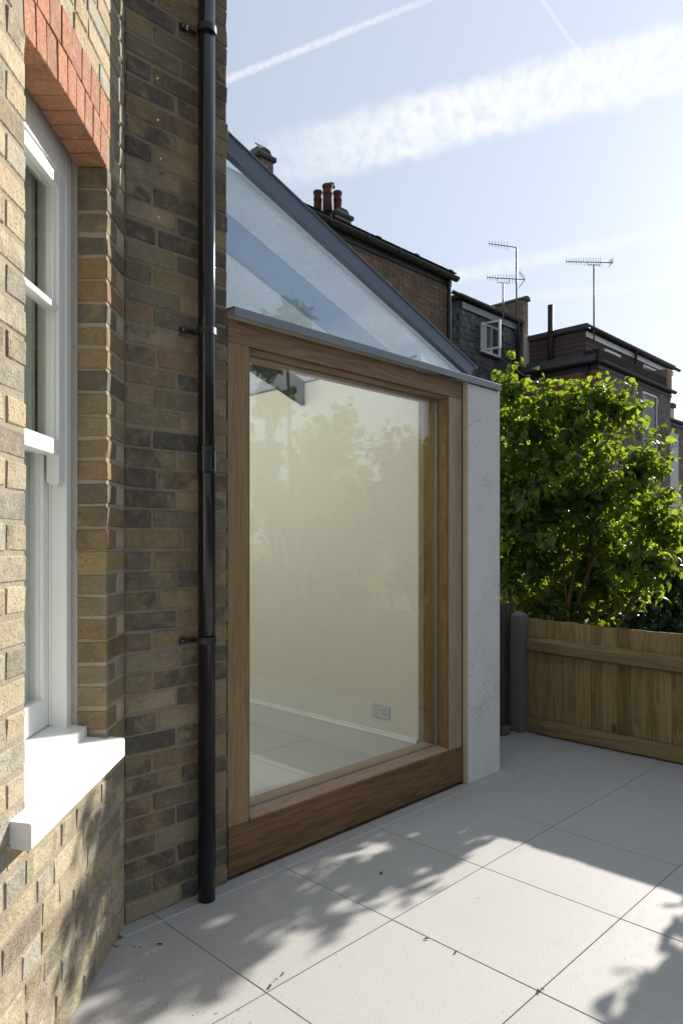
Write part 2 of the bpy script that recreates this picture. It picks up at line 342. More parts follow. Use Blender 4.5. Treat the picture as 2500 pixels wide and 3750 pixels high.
def tile_mat():
    m, w, p, o = new_mat('pale_stone_paving'); rnd = w.n('ShaderNodeObjectInfo').outputs['Random']; pos = w.n('ShaderNodeNewGeometry').outputs['Position']
    n1 = w.noise(pos, 1.7, 4, 0.6); n2 = w.noise(pos, 22, 4, 0.6); n3 = w.noise(pos, 330, 2, 0.6)
    c = w.mix(n1, (0.435, 0.420, 0.396), (0.503, 0.487, 0.458))
    c = w.mix(w.m('MULTIPLY', w.sstep(n2, 0.5, 0.8), 0.25), c, (0.385, 0.372, 0.35))
    c = w.mix(w.m('MULTIPLY', w.sstep(n3, 0.6, 0.75), 0.12), c, (0.30, 0.29, 0.27))
    dirt = w.m('MULTIPLY', w.sstep(w.noise(pos, 2.6, 5, 0.7, 0.8), 0.56, 0.78), 0.22)
    c = w.mix(dirt, c, (0.36, 0.315, 0.26))
    c = w.mix(w.m('MULTIPLY', rnd, 0.30), c, (0.39, 0.385, 0.38))
    c = w.mix(w.m('MULTIPLY', w.sstep(w.noise(pos, 0.9, 6, 0.75, 1.2), 0.52, 0.70), 0.16), c, (0.33, 0.30, 0.26))
    w.t.links.new(c, p.inputs['Base Color'])
    w.t.links.new(w.m('ADD', 0.50, w.m('MULTIPLY', n2, 0.25)), p.inputs['Roughness']); p.inputs['Specular IOR Level'].default_value = 0.35
    bump(w, w.m('ADD', w.noise(pos, 130, 3, 0.6), w.m('MULTIPLY', n3, 0.5)), 0.32, 0.003, p); return m
M['tile'] = tile_mat()
M['grout'] = simple('sandy_tile_grout', (0.30, 0.25, 0.17), 0.95, 0, 0.4, 9, 0.5, 90)
M['grout_pale'] = simple('pale_edge_trim', (0.70, 0.70, 0.68), 0.5)

def render_mat():
    m, w, p, o = new_mat('white_textured_render'); pos = w.n('ShaderNodeNewGeometry').outputs['Position']
    n = w.noise(pos, 48, 5, 0.7); n2 = w.noise(pos, 140, 3, 0.6); patch = w.noise(pos, 3.2, 4, 0.65)
    thr = w.m('SUBTRACT', 0.635, w.m('MULTIPLY', w.sstep(patch, 0.44, 0.66), 0.075))
    pit = w.sstep(w.m('SUBTRACT', w.noise(pos, 85, 3, 0.65, 0.8), thr), 0.0, 0.06)
    c = w.mix(w.m('MULTIPLY', patch, 0.5), (0.82, 0.81, 0.785), (0.70, 0.69, 0.665))
    c = w.mix(w.m('MULTIPLY', pit, 0.7), c, (0.25, 0.235, 0.20))
    w.t.links.new(c, p.inputs['Base Color']); p.inputs['Roughness'].default_value = 0.9
    bump(w, w.m('SUBTRACT', w.m('ADD', n, w.m('MULTIPLY', n2, 0.6)), pit), 0.7, 0.004, p); return m
M['render'] = render_mat()

def glass_mat(name, tint=(0.985, 0.98, 0.965), boost=1.6, dust=0.0, f0=0.042, trans=False):
    m, w, p, o = new_mat(name); w.t.nodes.remove(p)
    g = w.n('ShaderNodeNewGeometry'); c = w.m('ABSOLUTE', w.vm('DOT_PRODUCT', g.outputs['Incoming'], g.outputs['Normal']))
    fr = w.m('ADD', f0, w.m('MULTIPLY', 1 - f0, w.m('POWER', w.m('SUBTRACT', 1.0, c, clamp=True), 5.0)))
    fr = w.m('MINIMUM', w.m('MULTIPLY', fr, boost), 0.95)
    tr = w.n('ShaderNodeBsdfTransparent', {0: (*tint, 1)}); gl = w.n('ShaderNodeBsdfGlossy', {0: (0.95, 0.97, 1.0, 1), 1: 0.0})
    sh = w.n('ShaderNodeMixShader', {0: fr, 1: tr.outputs[0], 2: gl.outputs[0]}).outputs[0]
    if dust:
        pos = g.outputs['Position']
        df = w.n('ShaderNodeBsdfTranslucent', {0: (0.75, 0.80, 0.86, 1)}).outputs[0]
        d2 = w.n('ShaderNodeBsdfDiffuse', {0: (0.70, 0.74, 0.78, 1)}).outputs[0]
        df = w.n('ShaderNodeMixShader', {0: 0.3, 1: df, 2: d2}).outputs[0]
        f = w.m('MULTIPLY', dust, w.m('ADD', 0.65, w.m('MULTIPLY', w.noise(pos, 5, 5, 0.65), 0.7)))
        f = w.m('ADD', f, w.m('MULTIPLY', w.sstep(w.noise(pos, 160, 2), 0.68, 0.75), 0.10))
        sh = w.n('ShaderNodeMixShader', {0: f, 1: sh, 2: df}).outputs[0]
    w.t.links.new(sh, o.inputs[0]); return m
M['glass'] = glass_mat('window_glass', boost=1.9)
M['glass_far'] = glass_mat('sash_glass', (0.62, 0.65, 0.63), boost=0.6)
M['glass_bay'] = glass_mat('old_sash_glass', (0.93, 0.95, 0.93), boost=1.0)
M['glass_gable'] = glass_mat('gable_glass', (0.90, 0.94, 0.98), boost=2.6, dust=0.06)
M['glass_roof'] = glass_mat('dusty_roof_glass', (0.87, 0.945, 0.99), boost=1.2, dust=0.105)
M['glass_fin'] = glass_mat('blue_tinted_glass_beam', (0.42, 0.54, 0.66), boost=1.8, dust=0.02)
M['steel'] = simple('dark_roof_steel', (0.030, 0.033, 0.028), 0.6)

def leaf_mat(name, c1, c2, tr, island=True, trans=0.5):
    m, w, p, o = new_mat(name)
    rnd = w.n('ShaderNodeNewGeometry').outputs['Random Per Island'] if island else w.n('ShaderNodeObjectInfo').outputs['Random']
    c = w.mix(rnd, c1, c2); t = w.mix(rnd, tr, tuple(x * 0.45 for x in tr))
    w.t.links.new(c, p.inputs['Base Color']); p.inputs['Roughness'].default_value = 0.42; p.inputs['Specular IOR Level'].default_value = 0.45
    tl = w.n('ShaderNodeBsdfTranslucent', {0: t}).outputs[0]
    sh = w.n('ShaderNodeMixShader', {0: trans, 1: p.outputs[0], 2: tl}).outputs[0]; w.t.links.new(sh, o.inputs[0]); return m
M['lilac_leaf'] = leaf_mat('lilac_leaf', (0.022, 0.052, 0.016), (0.044, 0.085, 0.021), (0.42, 0.56, 0.035))
M['lilac_leaf_one'] = leaf_mat('lilac_leaf_single', (0.022, 0.052, 0.016), (0.044, 0.085, 0.021), (0.42, 0.56, 0.035), False)
M['ivy_leaf'] = leaf_mat('dark_hedge_leaf', (0.02, 0.045, 0.013), (0.04, 0.07, 0.02), (0.10, 0.16, 0.02), trans=0.3)
M['pale_leaf'] = leaf_mat('pale_shrub_leaf', (0.11, 0.16, 0.05), (0.17, 0.21, 0.07), (0.45, 0.50, 0.12), trans=0.4)
M['tree_leaf'] = leaf_mat('garden_tree_leaf', (0.05, 0.09, 0.02), (0.09, 0.13, 0.03), (0.30, 0.38, 0.06))
M['grass'] = leaf_mat('grass_blade', (0.06, 0.10, 0.02), (0.12, 0.15, 0.03), (0.3, 0.35, 0.08))

# ------------------------------------------------------------------ ground and paving
g = MB(); N = 24
g.add([(-1500 + 3000 * i / N, -1500 + 3000 * j / N, -0.16) for j in range(N + 1) for i in range(N + 1)],
      [(j * (N + 1) + i, j * (N + 1) + i + 1, (j + 1) * (N + 1) + i + 1, (j + 1) * (N + 1) + i) for j in range(N) for i in range(N)])
structure('ground', g, M['soil'], 'dark garden soil reaching past the fences')
PITCH, TX0, TY0 = 0.6015, 1.410, 2.319
pav = structure('patio_bed', MB().box(-2.2, 4.80, -3.2, 3.0, -0.13, -0.006), M['grout'], 'sandy grout bed under the pale paving slabs')
JW = 0.0019
def slab(x0, x1, y0, y1):
    if x1 - x0 < 0.02 or y1 - y0 < 0.02: return
    cx, cy = (x0 + x1) / 2, (y0 + y1) / 2; dz = random.uniform(-0.0006, 0.0006)
    key = (round(x1 - x0, 3), round(y1 - y0, 3))
    if key not in slabs:
        hx, hy = key[0] / 2, key[1] / 2; slabs[key] = MB().cbox(-hx, hx, -hy, hy, -0.02, 0, 0.0012).mesh('slab')
    link('slab', slabs[key], M['tile'], pav, (cx, cy, dz))
slabs = {}
for i in range(-6, 6):
    for j in range(-1, 9):
        x0, x1 = TX0 + i * PITCH + JW, TX0 + (i + 1) * PITCH - JW; y1, y0 = TY0 - j * PITCH - JW, TY0 - (j + 1) * PITCH + JW
        if x0 > 4.76: continue
        x1 = min(x1, 4.77)
        if j == -1:
            if x0 >= 3.79: slab(x0, x1, TY0 + JW, 2.92); continue
            if x1 < 1.0: continue
            slab(max(x0, 1.25), x1, TY0 + JW, 2.398 if x1 < 3.85 else 2.376); continue
        slab(x0, x1, y0, y1)
part('edge_trim', MB().box(1.26, 3.82, TY0 - 0.0018, TY0 + 0.0018, -0.004, 0.0012), M['grout_pale'], pav)

# ------------------------------------------------------------------ brick laying
COURSE, BL, BH, BD, JT = 0.0765, 0.2165, 0.0665, 0.1025, 0.0105
BRICK_VARIANTS = {}
def brick_mesh(L, depth=BD, h=BH):
    key = (round(L / 0.006), round(depth, 3), round(h, 3)); lst = BRICK_VARIANTS.setdefault(key, [])
    if len(lst) < 5: lst.append(MB().cbox(-L / 2, L / 2, 0, depth, -h / 2, h / 2, random.uniform(0.003, 0.006), 0.0022).mesh('brick'))
    return random.choice(lst)
def flemish(x0, x1, odd, closers=True):
    """intervals of one course between x0 and x1"""
    out = []; hd = 0.1035; x = x0
    seq = [BL, hd] if odd else [hd, 0.05, BL] if closers else [hd, BL]
    first = True; k = 0
    pattern = ([BL, hd] if odd else [hd, BL])
    if not odd: out_first = hd
    while x < x1 - 0.02:
        L = pattern[k % 2] * random.uniform(0.985, 1.015)
        if not odd and k == 0 and closers: L = hd
        e = min(x + L, x1)
        if x1 - e < 0.045: e = x1
        if e - x > 0.02: out.append((x, e))
        x = e + JT; k += 1
        if not odd and k == 1 and closers: out.append((x, min(x + 0.05, x1))) if x + 0.05 < x1 - 0.03 else None; x += (0.05 + JT) if x + 0.05 < x1 - 0.03 else 0
    return out
def in_view(p, mx=120): u, v, d = project(p); return -mx < u < 2500 + mx and -mx < v < 3750 + mx
class Layer:
    """lays bricks on a wall: those in the picture one by one, the rest joined"""
    def __init__(s, wall, mat, far, frame): s.wall, s.mat, s.far, s.frame, s.rest, s.n = wall, mat, far, frame, MB(), 0
    def lay(s, a, b, z0, h=BH, depth=BD, y=0.0, rot=0.0, mat=None):
        L = b - a
        if L < 0.018: return
        c = Vector(((a + b) / 2, y - 0.0008 + random.gauss(0, 0.0006), z0 + h / 2 + random.gauss(0, 0.0012)))
        if in_view(s.frame @ c) and s.n < 300:
            o = link('brick', brick_mesh(L, depth, h), None, s.wall, c); s.n += 1
            if not o.data.materials: o.data.materials.append(s.mat)
            o.rotation_euler = (random.gauss(0, 0.004), random.gauss(0, 0.006) + rot, random.gauss(0, 0.003))
            if o.data.materials[0] != (mat or s.mat): o.material_slots[0].link = 'OBJECT'; o.material_slots[0].material = mat or s.mat
        else: s.rest.cbox(c.x - L / 2, c.x + L / 2, c.y, c.y + depth, c.z - h / 2, c.z + h / 2, 0.004, 0.001)
    def done(s):
        if s.rest.v: part('bricks', s.rest, s.far, s.wall, kind='stuff')

house = thing('brick_house', 'yellow and sooty stock brick house with a canted bay and a white sash window', 'house', (1.293, 2.388, 0))
HX, HY = 1.293, 2.388
# rear wall with the downpipe: local frame = world axes, origin at the inner corner
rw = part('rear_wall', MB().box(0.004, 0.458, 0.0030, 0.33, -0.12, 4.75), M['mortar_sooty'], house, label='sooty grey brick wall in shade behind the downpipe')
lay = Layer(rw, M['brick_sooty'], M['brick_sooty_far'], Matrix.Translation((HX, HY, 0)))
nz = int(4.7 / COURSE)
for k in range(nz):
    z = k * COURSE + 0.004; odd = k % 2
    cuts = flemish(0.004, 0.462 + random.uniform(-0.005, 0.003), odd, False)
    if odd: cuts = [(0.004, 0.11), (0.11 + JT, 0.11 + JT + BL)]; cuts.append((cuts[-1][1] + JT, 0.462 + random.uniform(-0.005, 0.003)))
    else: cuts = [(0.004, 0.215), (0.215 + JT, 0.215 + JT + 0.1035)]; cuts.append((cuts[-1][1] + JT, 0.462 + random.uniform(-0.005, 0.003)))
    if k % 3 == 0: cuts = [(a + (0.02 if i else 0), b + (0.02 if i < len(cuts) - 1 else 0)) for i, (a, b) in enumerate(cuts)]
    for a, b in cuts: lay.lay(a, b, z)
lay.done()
# flank of the back range beyond the wall end
def brick_tex_mat():
    m, w, p, o = new_mat('flank_brickwork'); oc = w.n('ShaderNodeTexCoord').outputs['Object']
    sv = w.n('ShaderNodeSeparateXYZ', {0: oc}); v = w.n('ShaderNodeCombineXYZ', {0: sv.outputs[1], 1: sv.outputs[2]}).outputs[0]
    bt = w.n('ShaderNodeTexBrick', {'Vector': v, 'Color1': (0.34, 0.27, 0.17, 1), 'Color2': (0.22, 0.19, 0.14, 1), 'Mortar': (0.3, 0.26, 0.2, 1), 'Scale': 1.0, 'Mortar Size': 0.006, 'Brick Width': 0.225, 'Row Height': 0.0765})
    w.t.links.new(bt.outputs[0], p.inputs['Base Color']); p.inputs['Roughness'].default_value = 0.9; return m
M['flank'] = brick_tex_mat()
part('flank_wall', MB().box(-2.4, 0.455, 0.335, 4.40, -0.1, 4.74), M['flank'], house)

# bay wall: local X runs towards the corner, local Y into the wall
bay = part('bay_wall', MB(), M['mortar'], house, label='pale yellow brick canted bay wall in raking sunlight'); bay.rotation_euler = (0, 0, R(45))
BAYF = Matrix.Translation((HX, HY, 0)) @ Matrix.Rotation(R(45), 4, 'Z')
SO, SN, SE, ZS, ZA, ZT, WT = -0.200, -0.825, -1.42, 0.700, 2.672, 2.905, 4.7
cm = MB()
cm.box(SE, 0.10, 0.0024, 0.22, -0.12, ZS - 0.03)
cm.box(SO + 0.004, 0.10, 0.0025, 0.2205, ZS - 0.03, ZT); cm.box(SE, SN - 0.004, 0.0026, 0.2205, ZS - 0.03, ZT)
cm.box(SE, 0.10, 0.0027, 0.221, ZT, WT); cm.box(SN - 0.004, SO + 0.004, 0.0125, 0.11, ZA + 0.05, ZT)
bay.data = cm.mesh('bay_wall'); bay.data.materials.append(M['mortar'])
lay = Layer(bay, M['brick_yellow'], M['brick_yellow_far'], BAYF)
def run(a, b, z, odd, shift=0.0):
    x = a - ((shift + random.uniform(-0.03, 0.03)) % 0.33)
    k = 0
    while x < b - 0.02:
        L = (BL if (k + odd) % 2 else 0.1035) * random.uniform(0.985, 1.015)
        s, e = max(x, a), min(x + L, b)
        if b - e < 0.03: e = b
        if e - s > 0.03: lay.lay(s, e, z)
        x = (e if e == b else x + L) + JT; k += 1
        if e == b: break
for k in range(int(WT / COURSE)):
    z = k * COURSE + 0.004; odd = k % 2; zt = z + BH
    rag = lambda: random.uniform(-0.004, 0.003)
    if zt < ZS + 0.0: run(SE, -0.002, z, odd, 0.11 * (k % 3))
    elif z < ZA - 0.02:
        # far pier: reveal brick with its header end, then closer
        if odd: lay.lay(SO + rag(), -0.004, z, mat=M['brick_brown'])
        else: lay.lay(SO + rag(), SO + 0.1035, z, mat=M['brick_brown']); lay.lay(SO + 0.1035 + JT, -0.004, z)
        run(SE, SN - 0.2265, z, odd)
        if odd: lay.lay(SN - BL, SN + rag(), z)
        else: lay.lay(SN - BL, SN - 0.1135, z); lay.lay(SN - 0.1035, SN + rag(), z)
    elif z < ZT - 0.03: run(SO + 0.072, -0.002, z, odd); run(SE, SN - 0.072, z, odd)
    else: run(SE, -0.002, z, odd, 0.11 * (k % 3))
lay.done()
# flat-cambered arch of two staggered rings of red rubbers
for ring, (zlo, zhi) in enumerate(((ZA, ZA + 0.113), (ZA + 0.118, ZA + 0.231))):
    nb = 9; tot = (SO - SN) + 0.02 + ring * 0.09; x0 = (SN + SO) / 2 - tot / 2
    off = 0.5 if ring else 0.0
    bw = tot / nb
    for i in range(nb + (1 if ring else 0)):
        a = x0 + (i - off) * bw; b = a + bw - 0.0045
        a, b = max(a, x0), min(b, x0 + tot)
        if b - a < 0.012: continue
        cx = (a + b) / 2; q = (cx - (SN + SO) / 2) / ((SO - SN) / 2); rise = 0.020 * (1 - q * q)
        me = MB().cbox(-(b - a) / 2, (b - a) / 2, 0, 0.105, -(zhi - zlo) / 2, (zhi - zlo) / 2, 0.002, 0.0006).mesh('arch_brick')
        o = link('arch_brick', me, M['brick_arch'], bay, (cx, random.gauss(-0.0005, 0.001), (zlo + zhi) / 2 + rise)); o.rotation_euler = (0, q * 0.085, 0)

# white sash window in the bay
fm = MB(); y0 = 0.118
fm.cbox(SN - 0.03, SN + 0.045, y0, 0.215, 0.72, 2.76, 0.002); fm.cbox(SO - 0.045, SO + 0.03, y0, 0.215, 0.72, 2.76, 0.002)
fm.cbox(SN + 0.045, SO - 0.045, y0 + 0.0005, 0.215, 2.60, 2.76, 0.002)
win = part('sash_window', fm, M['white_paint'], bay, label='white painted timber sash window with its curved head')
mm = MB().box(SO - 0.002, SO + 0.02, 0.098, y0 - 0.001, 0.72, 2.70); mm.box(SN - 0.02, SN + 0.002, 0.098, y0 - 0.001, 0.72, 2.70)
part('mastic_bead', mm, M['mastic'], win)
def sash(zlo, zhi, y, bars, name):
    a, b = SN + 0.045, SO - 0.045; t = 0.042; m = MB()
    m.cbox(a, a + 0.05, y, y + t, zlo, zhi, 0.002); m.cbox(b - 0.05, b, y, y + t, zlo, zhi, 0.002)
    top, bot = (0.045, 0.05) if y < 0.15 else (0.04, 0.095)
    m.cbox(a + 0.05, b - 0.05, y + 0.0004, y + t, zhi - top, zhi, 0.002); m.cbox(a + 0.05, b - 0.05, y + 0.0004, y + t, zlo, zlo + bot, 0.002)
    for zb in bars: m.cbox(a + 0.05, b - 0.05, y + 0.004, y + t, zb - 0.011, zb + 0.011, 0.003)
    sm = part(name, m, M['white_paint'], win)
    bd = MB()
    for x in (a + 0.05, b - 0.062): bd.box(x, x + 0.012, y + 0.012, y + t - 0.004, zlo + bot, zhi - top)
    part('glazing_bead', bd, M['white_paint'], win)
    part('pane', MB().box(a + 0.05, b - 0.05, y + 0.02, y + 0.026, zlo + bot, zhi - top), M['glass_bay'], win)
    return sm
sash(1.685, 2.60, y0 + 0.006, [2.165], 'upper_sash'); sash(0.80, 1.73, y0 + 0.056, [], 'lower_sash')
for x in (SN + 0.045, SO - 0.095):
    part('sash_horn', MB().prism([(y0 + 0.006, 1.686), (y0 + 0.006, 1.60), (y0 + 0.012, 1.585), (y0 + 0.03, 1.59), (y0 + 0.046, 1.60), (y0 + 0.046, 1.686)], 0, x, x + 0.05), M['white_paint'], win)
part('parting_bead', MB().box(SO - 0.055, SO - 0.045, y0 + 0.049, y0 + 0.055, 0.8, 2.6).box(SN + 0.045, SN + 0.055, y0 + 0.049, y0 + 0.055, 0.8, 2.6), M['white_paint'], win)
part('timber_sill', MB().prism([(0.066, 0.745), (0.066, 0.782), (0.215, 0.80), (0.215, 0.745)], 0, SN + 0.002, SO - 0.002), M['white_paint'], win)
sl = MB(); sp = [(-0.052, 0.728), (-0.048, 0.734), (0.11, 0.752), (0.11, 0.70), (-0.02, 0.672), (-0.046, 0.668), (-0.052, 0.674)]
sl.prism(sp, 0, SN - 0.088, SO + 0.03)
part('window_sill', sl, M['sill_paint'], bay, label='thick white painted stone sill under the sash window')
cu = MB(); nf = 60
for i in range(nf + 1):
    x = SN + 0.06 + (SO - SN - 0.12) * i / nf; yy = 0.222 + 0.012 * math.sin(i * 1.1) + 0.005 * math.sin(i * 2.7)
    cu.v += [(x, yy, 0.78), (x, yy, 2.72)]
cu.f = [(2 * i, 2 * i + 2, 2 * i + 3, 2 * i + 1) for i in range(nf)]
part('net_curtain', cu, M['curtain'], win, True)
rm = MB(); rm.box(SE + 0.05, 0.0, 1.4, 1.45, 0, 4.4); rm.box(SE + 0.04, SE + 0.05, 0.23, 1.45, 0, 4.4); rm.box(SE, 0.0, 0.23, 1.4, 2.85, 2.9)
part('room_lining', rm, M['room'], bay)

# old rawl plugs left in the rear wall
for (u, v) in ((575, 288), (578, 440), (588, 582), (580, 797)):
    p = at_y(u, v, HY - 0.002); part('wall_plug', MB().cbox(p.x - HX - 0.0035, p.x - HX + 0.0035, -0.008, 0.02, p.z - 0.0035, p.z + 0.0035, 0.001), M['white_paint'], rw)

# ------------------------------------------------------------------ downpipe
PXX, PYY, PR = 1.614, 2.332, 0.034
dp = thing('downpipe', 'glossy black round downpipe fixed to the sooty brick wall', 'downpipe', (PXX, PYY, 0))
part('pipe', MB().lathe([(PR, 0.0), (PR, 4.7)], 0, 0, 28), M['black_plastic'], dp, True)
for z in (1.728,):
    part('joint_collar', MB().lathe([(PR, z - 0.055), (PR + 0.004, z - 0.052), (PR + 0.0045, z - 0.045), (PR + 0.003, z - 0.04), (PR + 0.003, z + 0.038), (PR + 0.0055, z + 0.042), (PR + 0.0055, z + 0.052), (PR, z + 0.056)], 0, 0, 36), M['black_plastic'], dp)
for z in (1.020, 2.232, 3.415):
    b = MB(); b.lathe([(PR, z - 0.014), (PR + 0.004, z - 0.013), (PR + 0.004, z + 0.013), (PR, z + 0.014)], 0, 0, 28)
    b.box(-0.085, -0.02, PR + 0.008, PR + 0.0125, z - 0.009, z + 0.009); b.cbox(-0.09, -0.062, PR + 0.0045, PR + 0.022, z - 0.012, z + 0.012, 0.002)
    br = part('wall_bracket', b, M['black_metal'], dp)
    part('screw', MB().lathe([(0.0045, 0), (0.0035, 0.003)], 0, 0, 8), M['galv'], br).matrix_local = Matrix.Translation((-0.082, PR + 0.0045, z)) @ Matrix.Rotation(R(90), 4, 'X')

# ------------------------------------------------------------------ glazed side extension
ext = thing('glazed_extension', 'oak framed garden extension with sloping glass roof and white rendered pier', 'extension', (1.765, 2.403, 0))
EO = Vector((1.765, 2.403, 0))
def ep(name, mb, mat, parent=None, **k):
    o = part(name, mb, mat, parent or ext, **k)
    if parent is None: o.location = -EO
    return o
FY, FI = 2.403, 2.63
def centred(name, x0, x1, y0, y1, z0, z1, mat, c=0.002, parent=None, label=None):
    cx, cy, cz = (x0 + x1) / 2, (y0 + y1) / 2, (z0 + z1) / 2
    o = link(name, MB().cbox(x0 - cx, x1 - cx, y0 - cy, y1 - cy, z0 - cz, z1 - cz, c).mesh(name), mat, parent or ext, Vector((cx, cy, cz)) - (EO if parent is None else Vector()))
    if label: o['label'] = label
    return o
centred('bottom_rail', 1.768, 3.440, FY - 0.004, FI, 0.012, 0.214, M['oak_dark'], label='wide dark oiled oak bottom rail')
centred('top_rail', 1.768, 3.440, FY, FI, 2.240, 2.339, M['oak_h'])
centred('stile', 1.768, 1.878, FY + 0.001, FI, 0.2145, 2.2395, M['oak_v'])
centred('stile', 3.319, 3.440, FY + 0.001, FI, 0.2145, 2.2395, M['oak_v_grey'], label='paler weathered right oak stile')
GX0, GX1, GZ0, GZ1, GY = 1.892, 3.307, 0.236, 2.227, 2.478
centred('bead', 1.8785, GX0, FY + 0.008, GY - 0.001, 0.2145, 2.2395, M['oak_v'], 0.004)
centred('bead', GX1, 3.3185, FY + 0.008, GY - 0.001, 0.2145, 2.2395, M['oak_warm'], 0.004)
centred('bead', GX0, GX1, FY + 0.0085, GY - 0.001, GZ1, 2.2395, M['oak_h'], 0.004)
ep('sloping_bead', MB().prism([(FY + 0.003, 0.2146), (FY + 0.002, 0.2215), (FY + 0.006, 0.2245), (GY - 0.001, 0.2375), (GY - 0.001, 0.2146)], 0, GX0, GX1), M['oak_sill'])
for a, b in ((1.8785, GX0), (GX1, 3.3185)): centred('inner_bead', a, b, GY + 0.014, FI - 0.045, 0.2146, 2.2394, M['oak_warm'] if a > 2 else M['oak_v'], 0.003)
centred('inner_bead', GX0, GX1, GY + 0.014, FI - 0.045, GZ1, 2.2395, M['oak_h'], 0.003)
centred('inner_bead', GX0, GX1, GY + 0.014, FI - 0.045, 0.2146, GZ0, M['oak_sill'], 0.003)
sp_ = MB(); t = 0.009
sp_.box(GX0, GX0 + t, GY - 0.0008, GY + 0.012, GZ0, GZ1); sp_.box(GX1 - t, GX1, GY - 0.0008, GY + 0.012, GZ0, GZ1)
sp_.box(GX0 + t, GX1 - t, GY - 0.0008, GY + 0.012, GZ0, GZ0 + t * 0.7); sp_.box(GX0 + t, GX1 - t, GY - 0.0008, GY + 0.012, GZ1 - t * 0.7, GZ1)
ep('glazing_seal', sp_, M['spacer'])
ep('pane', MB().box(GX0 + t, GX1 - t, GY, GY + 0.010, GZ0 + t * 0.7, GZ1 - t * 0.7), M['glass'], label='large clear fixed glass pane')
ep('dark_gap', MB().box(3.4405, 3.4555, 2.408, 2.6, 0.0, 2.3385).box(1.768, 3.44, 2.425, 2.6, -0.005, 0.0118), M['gasket'])
# pier, side wall, inside
pier = ep('rendered_pier', MB().cbox(3.462, 3.812, 2.378, 2.66, -0.02, 2.338, 0.006), M['render'], label='white textured render pier at the end of the window')
ep('render_stop', MB().box(3.4558, 3.4622, 2.375, 2.389, 0.0, 2.3385).box(3.4558, 3.4618, 2.3891, 2.5, 0.0, 2.3384), simple('cream_stop_bead', (0.60, 0.52, 0.36), 0.7))
ep('side_wall', MB().box(3.52, 3.811, 2.661, 6.80, -0.02, 2.338), M['render'])
XW = 3.322
RZ = lambda x: 3.098 - 0.36 * (x - 1.77)
ep('inner_wall', MB().prism([(XW, 0.0), (3.5195, 0.0), (3.5195, RZ(3.5195) - 0.03), (XW, RZ(XW) - 0.028)], 1, 2.632, 6.78), M['plaster'], label='cream plastered inner wall seen through the glass')
ep('room_floor', MB().box(1.766, XW, 2.632, 6.78, -0.02, 0.064), M['floor'])
fj = MB()
for x in (2.15, 2.75): fj.box(x, x + 0.003, 2.64, 6.78, 0.0643, 0.0648)
for y in (2.95, 3.55, 4.15, 4.75, 5.35): fj.box(1.77, XW - 0.02, y, y + 0.003, 0.0643, 0.0649)
ep('floor_joint', fj, M['grout'])
ep('back_wall', MB().box(1.766, XW, 6.60, 6.78, 0.064, 3.02), M['plaster'])
ep('left_lining', MB().box(1.752, 1.7655, 2.64, 6.60, 0.0, 3.05), M['plaster'])
sk = MB(); prof = [(XW - 0.0005, 0.0645), (XW - 0.018, 0.0645), (XW - 0.018, 0.205), (XW - 0.021, 0.209), (XW - 0.021, 0.214), (XW - 0.012, 0.224), (XW - 0.009, 0.232), (XW - 0.0005, 0.236)]
sk.prism(prof, 1, 2.635, 6.59); ep('skirting_board', sk, M['skirting'])
yc, zc = 2.925, 0.356
so = ep('wall_socket', MB().cbox(XW - 0.009, XW, yc - 0.073, yc + 0.073, zc - 0.043, zc + 0.043, 0.003), M['socket'], label='white double plug socket on the cream wall')
hs = MB()
for q in (-1, 1):
    cy = yc + q * 0.041
    hs.box(XW - 0.0096, XW - 0.009, cy - 0.002, cy + 0.002, zc + 0.008, zc + 0.017)
    for r_ in (-1, 1): hs.box(XW - 0.0096, XW - 0.009, cy + r_ * 0.011 - 0.003, cy + r_ * 0.011 + 0.003, zc - 0.016, zc - 0.012)
part('pin_holes', hs, M['dark_hole'], so)
sw = MB()
for q in (-1, 1): sw.cbox(XW - 0.0125, XW - 0.0088, yc + q * 0.011 - 0.006, yc + q * 0.011 + 0.006, zc + 0.002, zc + 0.022, 0.001)
part('switch', sw, M['white_paint'], so)
# flashing and gable
fl = MB().prism([(2.362, 2.3395), (2.362, 2.3755), (2.365, 2.3785), (2.52, 2.388), (2.52, 2.382), (2.366, 2.372), (2.366, 2.3395)], 0, 1.772, 3.800)
fl.box(3.46, 3.806, 2.366, 6.8, 2.3395, 2.3735)
ep('sill_flashing', fl, M['zinc'])
GYG = 2.432
ep('gable_pane', MB().prism([(1.767, 2.384), (3.50, 2.384), (3.50, RZ(3.50) - 0.04), (1.767, RZ(1.767) - 0.03)], 1, GYG, GYG + 0.012), M['glass_gable'], label='triangular gable glass pane under the roof slope')
ed = MB().prism([(1.756, RZ(1.756)), (3.565, RZ(3.565)), (3.520, RZ(3.565) - 0.060), (1.756, RZ(1.756) - 0.080)], 1, 2.398, 2.4315)
ep('roof_edge', ed, M['zinc_dark'], label='dark grey metal edge along the sloping glass roof')
ep('edge_cap', MB().prism([(1.756, RZ(1.756) + 0.0055), (3.585, RZ(3.585) + 0.0055), (3.585, RZ(3.585) + 0.0005), (1.756, RZ(1.756) + 0.0005)], 1, 2.390, 2.47), M['zinc'])
ep('drip_end', MB().prism([(3.523, 2.386), (3.552, 2.386), (3.562, RZ(3.565) - 0.004), (3.523, RZ(3.565) - 0.061)], 1, 2.400, 2.4312), M['lead'])
ep('roof_pane', MB().prism([(1.757, RZ(1.757) - 0.002), (3.575, RZ(3.575) - 0.002), (3.575, RZ(3.575) - 0.016), (1.757, RZ(1.757) - 0.016)], 1, 2.472, 6.79), M['glass_roof'], label='dusty sloping glass roof pane')
